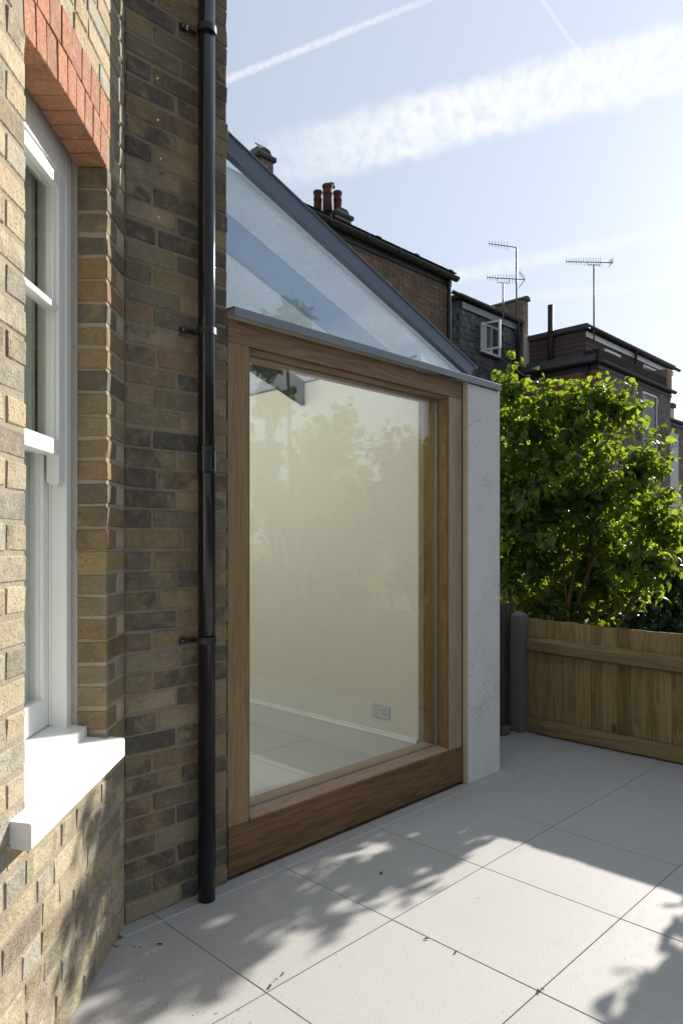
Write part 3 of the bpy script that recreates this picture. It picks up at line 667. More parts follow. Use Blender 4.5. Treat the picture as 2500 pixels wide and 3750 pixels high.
for y in (2.77, 3.62, 4.47, 5.32):
    ep('glass_fin' if y < 3 else 'roof_beam', MB().prism([(1.767, RZ(1.767) - 0.018), (XW - 0.012, RZ(XW) - 0.018), (XW - 0.012, RZ(XW) - 0.185), (1.767, RZ(1.767) - 0.195)], 1, y, y + 0.030), M['glass_fin'] if y < 3 else M['steel'])
ep('eaves_strip', MB().box(XW - 0.004, XW + 0.03, 2.64, 6.6, RZ(XW) - 0.030, RZ(XW) - 0.017), M['zinc'])

# ------------------------------------------------------------------ fence, post, old boards
fence = thing('garden_fence', 'low tan close board timber fence with two rails in shade', 'fence', (4.74, 2.70, 0))
fb_edges = [2.745, 2.620, 2.521, 2.428, 2.347, 2.249, 2.152, 2.062, 1.962, 1.865, 1.775, 1.706]
y = 1.706
while y > -3.2: y -= random.uniform(0.085, 0.10); fb_edges.append(y)
for i in range(len(fb_edges) - 1):
    a, b = fb_edges[i], fb_edges[i + 1] - 0.012; wdt = a - b; zt = 0.862 - 0.024 * min(1.0, (2.716 - a)) + random.uniform(-0.004, 0.004)
    if a < 1.0: zt = 0.835 + random.uniform(-0.004, 0.004)
    me = MB().add([(0.0, wdt / 2, -zt / 2), (0.013, wdt / 2, -zt / 2), (0.013, -wdt / 2, -zt / 2), (0.008, -wdt / 2, -zt / 2), (0.0, wdt / 2, zt / 2), (0.013, wdt / 2, zt / 2), (0.013, -wdt / 2, zt / 2), (0.008, -wdt / 2, zt / 2)],
        [(0, 1, 2, 3), (7, 6, 5, 4), (0, 3, 7, 4), (2, 1, 5, 6), (1, 0, 4, 5), (3, 2, 6, 7)]).mesh('board')
    o = link('board', me, M['fence_board'], fence, (0.002 + random.uniform(-0.0015, 0.0015) + (i % 2) * 0.005, (a + b) / 2 - 2.70, zt / 2 - 0.02)); o.rotation_euler = (0, 0, -0.06)
def rail(zc, h, slope, d):
    m = MB(); ys = np.linspace(0.06, -5.9, 30)
    for k, yy in enumerate(ys):
        j = random.uniform(-0.0015, 0.0015); ch = 0.3 if k == 0 else 1.0
        z = -slope * max(min(-yy, 1.2), 0) 
        m.v += [(-0.004, yy, z - h * 0.5), (-d * ch + j, yy, z - h * 0.30 + j), (-d * ch + j, yy, z + h * 0.26 + j), (-0.012, yy, z + h * 0.5), (-0.002, yy, z + h * 0.5)]
    for k in range(29):
        for e in range(5): q = 5 * k + e; q2 = 5 * k + (e + 1) % 5; m.f.append((q, q2, q2 + 5, q + 5))
    m.f += [(4, 3, 2, 1, 0), tuple(145 + e for e in range(5))]
    o = part('rail', m, M['fence_rail'], fence); o.location = (-0.003, 0.0, zc)
rail(0.652, 0.115, 0.028, 0.052); rail(0.050, 0.115, 0.0, 0.050)
post = tag(link('concrete_post', MB().add(*(lambda s: ([(-s, -s, 0), (s, -s, 0), (s, s, 0), (-s, s, 0), (-s, -s, 0.868), (s, -s, 0.868), (s, s, 0.868), (-s, s, 0.868), (0, 0, 0.902)],
    [(0, 1, 5, 4), (1, 2, 6, 5), (2, 3, 7, 6), (3, 0, 4, 7), (4, 5, 8), (5, 6, 8), (6, 7, 8), (7, 4, 8), (3, 2, 1, 0)]))(0.049)).mesh('concrete_post'), M['concrete'], None, (4.700, 2.768, 0)), 'grey concrete fence post with pointed top', 'post')
bv = post.modifiers.new('bevel', 'BEVEL'); bv.width = 0.006; bv.segments = 1
ob = thing('old_fence', 'dark weathered upright boards between white pier and concrete post', 'fence', (4.2, 2.86, 0))
xs = [3.83, 4.02, 4.21, 4.40, 4.59, 4.79]
for i in range(5):
    zt = 0.93 + random.uniform(-0.03, 0.03)
    o = link('board', MB().cbox(-(xs[i + 1] - xs[i]) / 2 + 0.003, (xs[i + 1] - xs[i]) / 2 - 0.003, 0, 0.025, 0, zt, 0.004, 0.004).mesh('board'), M['old_board'], ob, ((xs[i] + xs[i + 1]) / 2 - 4.2, random.uniform(-0.006, 0.006), 0))
tag(link('stone_block', MB().cbox(-0.05, 0.05, -0.035, 0.035, 0, 0.062, 0.010, 0.006).mesh('stone_block'), M['stone'], None, (4.53, 2.80, 0.001)), 'small mossy stone block at the foot of the old boards', 'stone')

# ------------------------------------------------------------------ foliage
LEAF_V = np.array([(0, 0, 0), (0, .30, -.03), (0, .62, -.05), (0, 1.0, -.20), (-.20, .02, .05), (-.40, .28, .10), (-.30, .62, .04), (.20, .02, .05), (.40, .28, .10), (.30, .62, .04)], float)
LEAF_F = [(0, 1, 5, 4), (1, 2, 6, 5), (2, 3, 6), (0, 7, 8, 1), (1, 8, 9, 2), (2, 9, 3)]
LANCE_V = LEAF_V * np.array([0.42, 1, 0.8])
def leaf_frames(P, outward, size, droop, rg):
    n = len(P)
    d = outward * 0.7 + rg.normal(0, 0.55, (n, 3)); d[:, 2] -= droop; d /= np.linalg.norm(d, axis=1)[:, None]
    nrm = np.tile(np.array([0, 0, 1.0]), (n, 1)) * 0.8 + outward * 0.5 + rg.normal(0, 0.45, (n, 3))
    s = np.cross(d, nrm); s /= np.linalg.norm(s, axis=1)[:, None] + 1e-9; nn = np.cross(s, d)
    return s, d, nn, size
def leaves_mesh(name, P, s, d, nn, size, V=LEAF_V):
    n = len(P); k = len(V)
    cur = np.ones(n)
    W = P[:, None, :] + size[:, None, None] * (V[None, :, 0, None] * s[:, None, :] + V[None, :, 1, None] * d[:, None, :] + V[None, :, 2, None] * nn[:, None, :])
    verts = W.reshape(-1, 3); lt = np.array([len(f) for f in LEAF_F]); lv = np.array([i for f in LEAF_F for i in f])
    me = bpy.data.meshes.new(name); me.vertices.add(len(verts)); me.vertices.foreach_set('co', verts.ravel())
    L = (lv[None, :] + (np.arange(n) * k)[:, None]).ravel(); tot = np.tile(lt, n); st = np.concatenate([[0], np.cumsum(tot)[:-1]])
    me.loops.add(len(L)); me.loops.foreach_set('vertex_index', L.astype(np.int32)); me.polygons.add(len(tot))
    me.polygons.foreach_set('loop_start', st.astype(np.int32)); me.polygons.foreach_set('loop_total', tot.astype(np.int32)); me.update(calc_edges=True)
    me.polygons.foreach_set('use_smooth', [True] * len(tot)); return me
def blob_points(blobs, n, rg, shell=0.55, clump=True):
    """points in a union of balls, denser towards the surface, gathered in sprays"""
    B = np.array(blobs, float); vol = B[:, 3] ** 2.2; pr = vol / vol.sum()
    ns = max(1, n // 9); idx = rg.choice(len(B), ns, p=pr)
    dirs = rg.normal(0, 1, (ns, 3)); dirs /= np.linalg.norm(dirs, axis=1)[:, None]
    rr = B[idx, 3] * (rg.random(ns) ** 0.42) * rg.uniform(0.85, 1.12, ns)
    cen = B[idx, :3] + dirs * rr[:, None]
    outw = dirs + np.array([0, 0, 0.35]); outw /= np.linalg.norm(outw, axis=1)[:, None]
    k = 9; t = np.tile(np.linspace(-1, 0.35, k), ns)[:, None] * 0.15
    P = np.repeat(cen, k, 0) + np.repeat(outw, k, 0) * t + rg.normal(0, 0.026, (ns * k, 3))
    O = np.repeat(outw, k, 0) * 0.4 + rg.normal(0, 0.55, (ns * k, 3)); O[:, 2] += 0.0; O /= np.linalg.norm(O, axis=1)[:, None]
    return P, O, cen, outw
def stems(mb, base, targets, r0, rg, bend=0.25):
    for tg in targets:
        a = np.array(base) + rg.normal(0, 0.06, 3) * np.array([1, 1, 0]); b = np.array(tg); m = (a + b) / 2 + rg.normal(0, bend, 3) * np.array([1, 1, 0.3]); m[2] += 0.12
        pts = [tuple((1 - t) ** 2 * a + 2 * t * (1 - t) * m + t * t * b + rg.normal(0, 0.012, 3)) for t in np.linspace(0, 1, 9)]
        mb.tube(pts, [r0 * (1 - 0.8 * t) for t in np.linspace(0, 1, 9)], 6)
def in_front(P): 
    d = P[:, 0] * FW.x + P[:, 1] * FW.y; l = P[:, 0] * RT.x + P[:, 1] * RT.y
    return PX + F * l / d, PY - F * (P[:, 2] - CAMH) / d, d

# the lilac behind the fence
def BL_(u, v, d, r): p = at_d(u, v, d); return (p.x, p.y, p.z, r)
lil = [BL_(1870, 1420, 5.95, .17), BL_(1880, 1340, 5.95, .09), BL_(1800, 1520, 6.1, .26), BL_(1960, 1560, 6.0, .34), BL_(2130, 1560, 5.9, .34), BL_(2265, 1500, 5.85, .20), BL_(2010, 1840, 5.9, .50),
       BL_(2220, 1780, 5.8, .45), BL_(2345, 1700, 5.7, .24), BL_(2400, 1880, 5.65, .22), BL_(2420, 2050, 5.6, .20), BL_(2300, 2060, 5.7, .30), BL_(1960, 2060, 6.1, .32), BL_(1790, 1750, 6.2, .45),
       BL_(1740, 1980, 6.3, .40), BL_(2200, 2130, 6.3, .26), BL_(2200, 1950, 6.3, .45), BL_(2100, 2180, 6.5, .22), BL_(2270, 2170, 6.0, .16), BL_(2040, 1640, 6.4, .42), BL_(1900, 2180, 6.4, .30), BL_(2060, 2160, 6.7, .32), BL_(2190, 2040, 6.5, .34), BL_(1850, 1900, 6.0, .40), BL_(2440, 1960, 5.6, .16), BL_(2010, 1450, 6.0, .16), BL_(2110, 1450, 6.0, .16), BL_(2190, 1440, 5.9, .12), BL_(2130, 2235, 6.0, .16), BL_(1980, 2230, 6.1, .18), BL_(2240, 2215, 5.9, .13), BL_(2350, 2160, 5.7, .14), BL_(1870, 2120, 6.0, .24)]
lilac = thing('lilac_bush', 'big backlit lilac bush with heart shaped leaves behind the low fence', 'bush', (5.75, 2.95, -0.16))
LO = np.array([5.75, 2.95, -0.16])
P, O, cen, outw = blob_points(lil, 14500, rng)
sz_ = rng.uniform(0.040, 0.088, len(P)); SPR = []
for (u, v, d, du, dv) in ((1872, 1330, 5.9, 0, -1), (1835, 1400, 5.9, -.6, -.8), (2000, 1430, 5.9, .1, -1), (2090, 1430, 5.85, .3, -1), (2180, 1420, 5.8, .1, -1), (2285, 1420, 5.75, .4, -1), (2325, 1500, 5.7, .8, -.7), (2390, 1600, 5.65, .6, -.8), (2420, 1690, 5.6, .9, -.3), (2455, 1800, 5.55, .9, -.5), (2470, 1900, 5.5, 1, -.3), (2455, 2080, 5.5, 1, .1), (2400, 2150, 5.5, .5, .8), (2250, 2200, 5.7, .2, 1), (1900, 1420, 5.9, .5, -.8), (2230, 1440, 5.8, -.3, -1)):
    p0 = np.array(at_d(u, v, d)); up_ = np.array(RT) * du + np.array([0, 0, -dv]); up_ /= np.linalg.norm(up_)
    SPR.append((p0 - up_ * 0.16, p0 + up_ * 0.09))
    for k in range(10):
        t_ = k // 2 / 4; sd_ = (1 if k % 2 else -1) * (np.array(RT) * 0.8 + np.array(FW) * rng.normal(0, 0.6)); P = np.vstack([P, p0 + up_ * (-0.14 + 0.23 * t_) + rng.normal(0, 0.006, 3)]); o_ = up_ * 0.5 + sd_ + rng.normal(0, 0.15, 3); O = np.vstack([O, o_ / np.linalg.norm(o_)]); sz_ = np.append(sz_, rng.uniform(0.055, 0.085))
S, D, Nn, size = leaf_frames(P, O, sz_, 0.55, rng)
uu, vv, dd = in_front(P)
score = np.where((uu > 1830) & (uu < 2490) & (vv > 1280) & (vv < 2290), -dd + size * 6, -99)
near = np.argsort(-score)[:300]; keep = np.ones(len(P), bool); keep[near] = False
crown = link('crown', leaves_mesh('crown', P[keep] - LO, S[keep], D[keep], Nn[keep], size[keep]), M['lilac_leaf'], lilac); crown['kind'] = 'stuff'
leaf_variants = []
for k in range(6):
    V = LEAF_V.copy(); V[:, 2] *= rng.uniform(0.5, 1.7); V[:, 0] *= rng.uniform(0.88, 1.1); V[3, 0] += rng.normal(0, 0.06)
    me = bpy.data.meshes.new('leaf'); me.from_pydata(V.tolist(), [], LEAF_F); me.polygons.foreach_set('use_smooth', [True] * len(me.polygons)); me.materials.append(M['lilac_leaf_one']); leaf_variants.append(me)
for i in near:
    o = bpy.data.objects.new('leaf', leaf_variants[i % 6]); COL.objects.link(o); o.parent = crown
    mt = Matrix(((S[i][0], D[i][0], Nn[i][0], 0), (S[i][1], D[i][1], Nn[i][1], 0), (S[i][2], D[i][2], Nn[i][2], 0), (0, 0, 0, 1)))
    o.matrix_local = Matrix.Translation(tuple(P[i] - LO)) @ mt @ Matrix.Scale(float(size[i]), 4)
tk = MB(); tg = [tuple(np.array(b[:3]) - LO) for b in lil]; stems(tk, (0, 0, 0), tg[::2], 0.026, rng, 0.16)
sel = rng.choice(len(cen), 260, replace=False)
for i in sel:
    c = cen[i]; b = min(lil, key=lambda q: sum((q[k] - c[k]) ** 2 for k in range(3)))
    a = np.array(b[:3]); tk.tube([tuple(a - LO), tuple((a + c) / 2 + rng.normal(0, 0.03, 3) - LO), tuple(c - LO)], [0.008, 0.005, 0.0025], 4)
for a, b in SPR: tk.tube([tuple(a - LO), tuple((a + b) / 2 + rng.normal(0, 0.006, 3) - LO), tuple(b - LO)], [0.004, 0.003, 0.0015], 4)
part('trunk', tk, M['bark'], lilac, True)
sd = MB()
for (u, v) in ((2320, 1590), (2345, 1585), (2300, 1600), (2420, 1610), (2455, 1625), (2400, 1585), (2330, 1575)):
    p0 = np.array(at_d(u, v, 5.7)) - LO
    for k in range(26):
        q = p0 + rng.normal(0, 1, 3) * np.array([0.03, 0.03, 0.035]); sd.tube([tuple(p0 * 0.3 + q * 0.7), tuple(q)], [0.0018, 0.0045], 4)
part('seed_head', sd, M['seed'], lilac, kind='stuff')

def leafy(name, label, cat, blobs, n, mat, sz, seed, trunk_r=0.0, V=LEAF_V, droop=0.4, group=None, base=None, shell=True):
    rg = np.random.default_rng(seed); B = np.array(blobs); b0 = np.array(base if base is not None else (B[:, 0].mean(), B[:, 1].mean(), -0.16))
    t = thing(name, label, cat, tuple(b0), group)
    P, O, cen, outw = blob_points(blobs, n, rg); S, D, Nn, size = leaf_frames(P, O, rg.uniform(*sz, len(P)), droop, rg)
    c = link('crown', leaves_mesh('crown', P - b0, S, D, Nn, size, V), mat, t); c['kind'] = 'stuff'
    if trunk_r:
        tm = MB(); stems(tm, (0, 0, 0), [tuple(np.array(b[:3]) - b0) for b in blobs], trunk_r, rg, 0.15)
        for i in rg.choice(len(cen), min(160, len(cen)), replace=False):
            b = min(blobs, key=lambda q: sum((q[k] - cen[i][k]) ** 2 for k in range(3))); tm.tube([tuple(np.array(b[:3]) - b0), tuple(cen[i] - b0)], [trunk_r * 0.25, 0.003], 4)
        part('trunk', tm, M['bark'], t, True)
    return t
leafy('hedge', 'dark shaded hedge of small leaves beyond the lilac bush', 'hedge', [(6.9 + 0.35 * k, 3.7 - 0.42 * k, 0.25 + 0.1 * (k % 3), 0.62) for k in range(-1, 7)] + [(7.5 + 0.45 * k, 3.1 - 0.3 * k, 0.70, 0.55) for k in range(0, 4)], 9000, M['ivy_leaf'], (0.06, 0.10), 3, 0.03)
leafy('pale_shrub', 'sunlit pale green shrub with narrow leaves right of the lilac', 'shrub', [BL_(2470, 1990, 8.0, .36), BL_(2440, 1930, 8.0, .18), BL_(2520, 1920, 8.0, .30), BL_(2600, 1980, 8.0, .5), BL_(2460, 2120, 8.0, .4)], 2600, M['pale_leaf'], (0.07, 0.12), 4, 0.02, LANCE_V, 0.0)
# garden trees and shrubs beyond the frame: their shade falls on the paving and the glass mirrors them
leafy('garden_shrub', 'leafy garden shrub over the fence, shading the paving slabs', 'shrub', [(5.35, 0.80, 1.50, .34), (5.5, 0.50, 1.75, .45), (5.4, 0.72, 1.10, .36), (5.6, 0.30, 2.2, .45), (5.4, 0.0, 1.6, .55), (5.5, 0.68, 2.05, .30), (5.45, 1.02, 1.95, .15), (5.3, 1.02, 1.18, .15), (5.4, 0.98, 1.45, .14)], 4600, M['tree_leaf'], (0.06, 0.10), 5, 0.03)
TREES = [((7.3, -2.2), 3.4, 0.95, 'small round headed garden tree mirrored in the window'), ((9.0, -4.6), 3.1, 1.1, 'low spreading garden tree mirrored in the window'), ((6.0, -1.9), 4.5, 0.55, 'slender upright garden tree mirrored in the gable glass'),
         ((10.5, -2.4), 2.6, 1.2, 'broad garden bush mirrored in the window'), ((4.6, -6.2), 4.3, 1.2, 'tall dense garden tree mirrored in the window'), ((3.0, -8.0), 4.6, 1.4, 'wide dense garden tree at the garden end')]
for i, ((x, y), h, r, lab) in enumerate(TREES):
    rg = np.random.default_rng(20 + i); bl = [(x + rg.normal(0, r * .45), y + rg.normal(0, r * .45), h * q + rg.normal(0, .15), r * rg.uniform(.42, .62)) for q in (.25, .35, .45, .55, .6, .7, .78, .85)] + [(x, y, h - r * .35, r * .4)]
    leafy('garden_tree', lab, 'tree', bl, 3600, M['tree_leaf'], (0.09, 0.15), 40 + i, 0.06, base=(x, y, -0.16))
# a few grass blades over the fence
gb = thing('grass_tuft', 'few arching grass blades rising above the fence top', 'grass', (4.86, 1.98, -0.16))
for k in range(7):
    y = 1.98 + random.uniform(-0.04, 0.05); p0 = Vector((0, y - 1.98, 0.7)); m_ = MB(); sgn = random.choice((-1, 1)); h = random.uniform(0.27, 0.31); q = random.uniform(0.03, 0.08)
    m_.tube([(0, y - 1.98, 0.0), (0, y - 1.98, 0.7), (0, y - 1.98 + sgn * q * 0.3, 0.7 + h * 0.85), (0, y - 1.98 + sgn * q, 0.7 + h), (0, y - 1.98 + sgn * q * 1.7, 0.7 + h * 0.92)], [0.002, 0.002, 0.0016, 0.0012, 0.0006], 4); part('blade', m_, M['grass'], gb, True)

# ------------------------------------------------------------------ neighbouring houses
def brick_face(mb, org, ax, length, z0, z1, out, skip=None, h=0.0665, jt=0.010, depth=0.02):
    """bricks of one wall face joined: org corner, ax 0/1 wall direction, out = outward sign on the other axis"""
    nrm = 1 - ax
    for k in range(int((z1 - z0) / (h + jt))):
        z = z0 + k * (h + jt); x = -0.11 * (k % 2); kk = k
        while x < length:
            L = (0.215 if kk % 2 else 0.1025); a, b = max(x, 0), min(x + L, length); x += L + jt; kk += 1
            if b - a < 0.03: continue
            if skip and skip(a, b, z, z + h): continue
            lo_, hi = [0, 0, z], [0, 0, z + h]; lo_[ax] = org[ax] + a; hi[ax] = org[ax] + b
            e = random.uniform(-0.002, 0.002); f = org[nrm] + out * (0.006 + e); bk = org[nrm] - out * 0.01
            lo_[nrm], hi[nrm] = min(f, bk), max(f, bk); mb.box(lo_[0], hi[0], lo_[1], hi[1], z, z + h)
def half_gutter(mb, a, b, r=0.055):
    """half-round gutter from a to b"""
    a, b = Vector(a), Vector(b); t = (b - a).normalized(); sd = t.cross(Vector((0, 0, 1))); n = 8; base = len(mb.v)
    for p in (a, b):
        for rr in (r, r - 0.008):
            for k in range(n + 1): an = math.pi * k / n; mb.v.append(tuple(p + sd * (rr * math.cos(an)) - Vector((0, 0, 1)) * (rr * math.sin(an))))
    q = n + 1
    for k in range(n):
        mb.f += [(base + k, base + k + 1, base + 2 * q + k + 1, base + 2 * q + k), (base + q + k, base + 3 * q + k, base + 3 * q + k + 1, base + q + k + 1), (base + k, base + q + k, base + q + k + 1, base + k + 1), (base + 2 * q + k, base + 2 * q + k + 1, base + 3 * q + k + 1, base + 3 * q + k)]

# house next door: red-brown rear wall, gutter, chimney
AY = 6.84; ax1 = at_y(1640, 1050, AY).x; AE = 5.66
hA = thing('terrace_house', 'red brown brick house with black gutter and clustered chimney pots', 'house', (3.95, AY, 0))
OA = Vector((3.95, AY, 0))
def pa(name, mb, mat, par=None, o=None, **k):
    q = part(name, mb, mat, par, **k); q.location = -o; return q
wl = pa('wall', MB().box(3.95, ax1, AY, AY + 5.2, -0.1, AE), M['mortar_far'], hA, OA)
bm_ = MB(); brick_face(bm_, (5.0, AY), 0, ax1 - 5.0, 2.6, AE - 0.05, -1); part('bricks', bm_, M['brick_red_house'], wl, kind='stuff')
bm_ = MB(); brick_face(bm_, (ax1, AY), 1, 0.5, 2.6, AE - 0.05, 1); part('bricks', bm_, M['brick_red_house'], wl, kind='stuff')
pa('roof', MB().prism([(AY - 0.14, AE + 0.10), (AY + 2.6, AE + 1.05), (AY + 5.3, AE + 0.10)], 0, 3.95, ax1 + 0.06), M['roof_slate'], hA, OA)
pa('fascia', MB().box(3.95, ax1 + 0.05, AY - 0.035, AY - 0.001, AE - 0.09, AE + 0.10), M['gutter'], hA, OA)
gm = MB(); half_gutter(gm, (3.95, AY - 0.10, AE + 0.065), (ax1 + 0.10, AY - 0.10, AE + 0.045), 0.065); pa('gutter', gm, M['gutter'], hA, OA)
gc = MB()
for u in (1200, 1340, 1455): x = at_y(u, 900, AY - 0.1).x; gc.cbox(x - 0.02, x + 0.02, AY - 0.172, AY - 0.03, AE + 0.0, AE + 0.085, 0.008)
for u in (1390, 1530, 1655): x = at_y(u, 900, AY - 0.1).x; gc.cbox(x - 0.05, x + 0.05, AY - 0.10, AY + 0.02, AE + 0.11, AE + 0.15, 0.01)
pa('gutter_clip', gc, M['gutter'], hA, OA)
dx = ax1 - 0.085; dm = MB().tube([(dx, AY - 0.10, AE + 0.02), (dx, AY - 0.075, AE - 0.12), (dx, AY - 0.075, 0.0)], 0.036, 12); dm.lathe([(0.045, 3.55), (0.046, 3.68)], dx, AY - 0.075, 12)
pa('downpipe', dm, M['black_plastic'], hA, OA, smooth=True)
# chimney on the ridge behind: stack, cap and pots
def chimney(par, org, u0, u1, vt, vb, D, pots, mat, name='chimney'):
    a, b = at_d(u0, vt, D), at_d(u1, vt, D); c = (a + b) / 2; hw = (b - a).length / 2 * 0.8; zt = a.z; zb = at_d(u0, vb, D).z - 2.6
    st = pa(name, MB().box(c.x - hw, c.x + hw, c.y - hw * 0.75, c.y + hw * 0.75, zb, zt - 0.10), M['mortar_far'], par, org)
    bb = MB()
    for sgn, base, ax, ln in ((-1, (c.x - hw, c.y - hw * 0.75), 0, 2 * hw), (-1, (c.x - hw, c.y - hw * 0.75), 1, 1.5 * hw)): brick_face(bb, base, ax, ln, zt - 1.4, zt - 0.1, sgn)
    part('bricks', bb, mat, st, kind='stuff')
    part('cap', MB().cbox(c.x - hw - 0.06, c.x + hw + 0.06, c.y - hw * 0.75 - 0.06, c.y + hw * 0.75 + 0.06, zt - 0.10, zt, 0.02).prism([(c.x - hw, zt), (c.x + hw, zt), (c.x + hw * 0.5, zt + 0.12), (c.x - hw * 0.5, zt + 0.12)], 1, c.y - hw * 0.7, c.y + hw * 0.7), M['felt'], st)
    for (u, vtop, dd_, rr) in pots:
        p = at_d(u, vtop, D + dd_); part('chimney_pot', MB().lathe([(rr * 1.02, zt), (rr, p.z - 0.36), (rr * 0.98, p.z - 0.22), (rr * 1.06, p.z - 0.215), (rr * 1.06, p.z - 0.185), (rr * 1.0, p.z - 0.18), (rr * 1.0, p.z - 0.07), (rr * 1.14, p.z - 0.05), (rr * 1.14, p.z - 0.015), (rr * 1.05, p.z), (rr * 0.8, p.z), (rr * 0.78, p.z - 0.2)], p.x, p.y, 18), M['terracotta'], st, True)
    return st
ch = chimney(hA, OA, 1192, 1286, 790, 810, 17.0, [(1164, 701, 0.0, 0.102), (1199, 678, -0.25, 0.113), (1236, 703, 0.05, 0.102)], M['brick_red_house'])
p = at_d(1212, 678, 16.9); part('cowl', MB().lathe([(0.10, p.z - 0.05), (0.10, p.z + 0.02), (0.03, p.z + 0.06)], p.x, p.y, 12), M['lead'], ch)
ch2 = chimney(hA, OA, 925, 1000, 575, 620, 14.0, [], M['brick_grey_house'])
q = at_d(952, 566, 14.0); part('stack_head', MB().cbox(q.x - 0.16, q.x + 0.17, q.y - 0.12, q.y + 0.12, q.z - 0.22, q.z + 0.08, 0.015), M['brick_grey_house'], ch2)
spk = MB().box(q.x - 0.22, q.x + 0.10, q.y - 0.13, q.y - 0.11, q.z + 0.085, q.z + 0.10)
for k in range(7): spk.tube([(q.x - 0.2 + 0.045 * k, q.y - 0.12, q.z + 0.09), (q.x - 0.22 + 0.05 * k + random.uniform(-.03, .03), q.y - 0.12 + random.uniform(-.05, .05), q.z + 0.22)], 0.003, 4)
part('bird_spikes', spk, M['galv'], ch2)

# slate-hung mansard beyond
BY = 10.25
hB = thing('slate_mansard', 'black slate hung attic storey with a white casement standing open', 'house', tuple(at_y(1690, 1990, BY).xy) + (0,))
OB = Vector((hB.location.x, hB.location.y, 0))
bx0, bx1 = at_y(1684, 1200, BY).x, at_y(1899, 1200, BY).x
zl = at_y(1684, 1092, BY).z; zr = at_y(1899, 1165, BY).z; BZ = 5.62; BT = zl - 0.0
pa('wall', MB().box(bx0 + 0.02, bx1 - 0.01, BY + 0.02, BY + 4, 0, BT - 0.02), M['roof_slate'], hB, OB)
gauge = 0.148; sw_ = 0.215
wu0, wu1 = at_y(1760, 1250, BY).x, at_y(1828, 1250, BY).x; wz1 = at_y(1760, 1180, BY).z; wz0 = at_y(1760, 1290, BY).z
smesh = [MB().cbox(-sw_ / 2 + 0.003, sw_ / 2 - 0.003, -0.012 - 0.004 * k, 0.0, 0, gauge * 1.12, 0.003, 0.004).mesh('slate') for k in range(4)]
smesh_h = [MB().cbox(-sw_ / 4 + 0.003, sw_ / 4 - 0.003, -0.012, 0.0, 0, gauge * 1.12, 0.003, 0.003).mesh('slate')]
nrow = int((BT - 0.30 - BZ) / gauge) + 1
for k in range(nrow):
    z = BZ + k * gauge; x = bx0 + 0.03 + (sw_ / 2 if k % 2 == 0 else sw_ / 4)
    first = True
    while x < bx1 - 0.12:
        if not (x + sw_ / 2 > wu0 - 0.05 and x - sw_ / 2 < wu1 + 0.05 and z + gauge > wz0 - 0.05 and z < wz1 + 0.02):
            o = link('slate', random.choice(smesh), M['slate'], hB, Vector((x, BY + 0.012 + random.uniform(-0.003, 0.003), z)) - OB); o.rotation_euler = (-0.05, random.uniform(-0.02, 0.02), 0)
        x += sw_
# flank slates
for k in range(nrow):
    for j in range(5):
        o = link('slate', random.choice(smesh), M['slate'], hB, Vector((bx0 + 0.012, BY + 0.10 + j * sw_ + (0.1 if k % 2 else 0), BZ + k * gauge)) - OB); o.rotation_euler = (-0.05, 0, R(-90))
pa('flat_roof', MB().cbox(bx0 - 0.10, bx1 + 0.02, BY - 0.10, BY + 4, BT + 0.03, BT + 0.10, 0.02), M['felt'], hB, OB)
pa('fascia', MB().box(bx0 + 0.04, bx1 - 0.10, BY - 0.045, BY - 0.02, BT - 0.24, BT - 0.08), simple('grey_painted_fascia', (0.28, 0.30, 0.34), 0.5), hB, OB)
gm = MB(); half_gutter(gm, (bx0 - 0.55, BY - 0.11, BT + 0.03), (bx1 + 0.02, BY - 0.11, BT - 0.01), 0.062); pa('gutter', gm, M['gutter'], hB, OB)
x = bx1 - 0.13; pa('downpipe', MB().tube([(x - 0.12, BY - 0.11, BT - 0.05), (x - 0.11, BY - 0.10, BT - 0.2), (x, BY - 0.05, BT - 0.35), (x, BY - 0.05, 5.3)], 0.036, 10), M['gutter'], hB, OB, smooth=True)
wf = MB(); fw_ = 0.055
for a, b, c, d in ((wu0, wu0 + fw_, wz0, wz1), (wu1 - fw_, wu1, wz0, wz1), (wu0 + fw_, wu1 - fw_, wz0, wz0 + fw_), (wu0 + fw_, wu1 - fw_, wz1 - fw_, wz1), ((wu0 + wu1) / 2, (wu0 + wu1) / 2 + 0.04, wz0 + fw_, wz1 - fw_)): wf.cbox(a, b, BY - 0.04, BY + 0.03, c, d, 0.006)
wB = pa('casement_window', wf, M['upvc'], hB, OB)
part('pane', MB().box((wu0 + wu1) / 2 + 0.04, wu1 - fw_, BY, BY + 0.01, wz0 + fw_, wz1 - fw_), M['glass_far'], wB)
part('window_ledge', MB().cbox(wu0 - 0.04, wu1 + 0.06, BY - 0.09, BY, wz0 - 0.05, wz0, 0.01), M['felt'], wB)
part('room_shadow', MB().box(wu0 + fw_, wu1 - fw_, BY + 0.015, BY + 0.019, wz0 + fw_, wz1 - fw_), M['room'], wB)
# open sash, hinged on its left side
hw_ = 0.44; hh = wz1 - wz0 - 0.04; om = MB()
for a, b, c, d in ((0, fw_, 0, hh), (hw_ - fw_, hw_, 0, hh), (fw_, hw_ - fw_, 0, fw_), (fw_, hw_ - fw_, hh - fw_, hh)): om.cbox(a, b, -0.025, 0.025, c, d, 0.005)
os_ = part('open_sash', om, M['upvc'], wB); os_.location = (wu0 + 0.05, BY - 0.07, wz0 + 0.03); os_.rotation_euler = (0, 0, R(-80))
part('pane', MB().box(fw_, hw_ - fw_, -0.006, 0.006, fw_, hh - fw_), M['glass_far'], wB).matrix_local = os_.matrix_basis
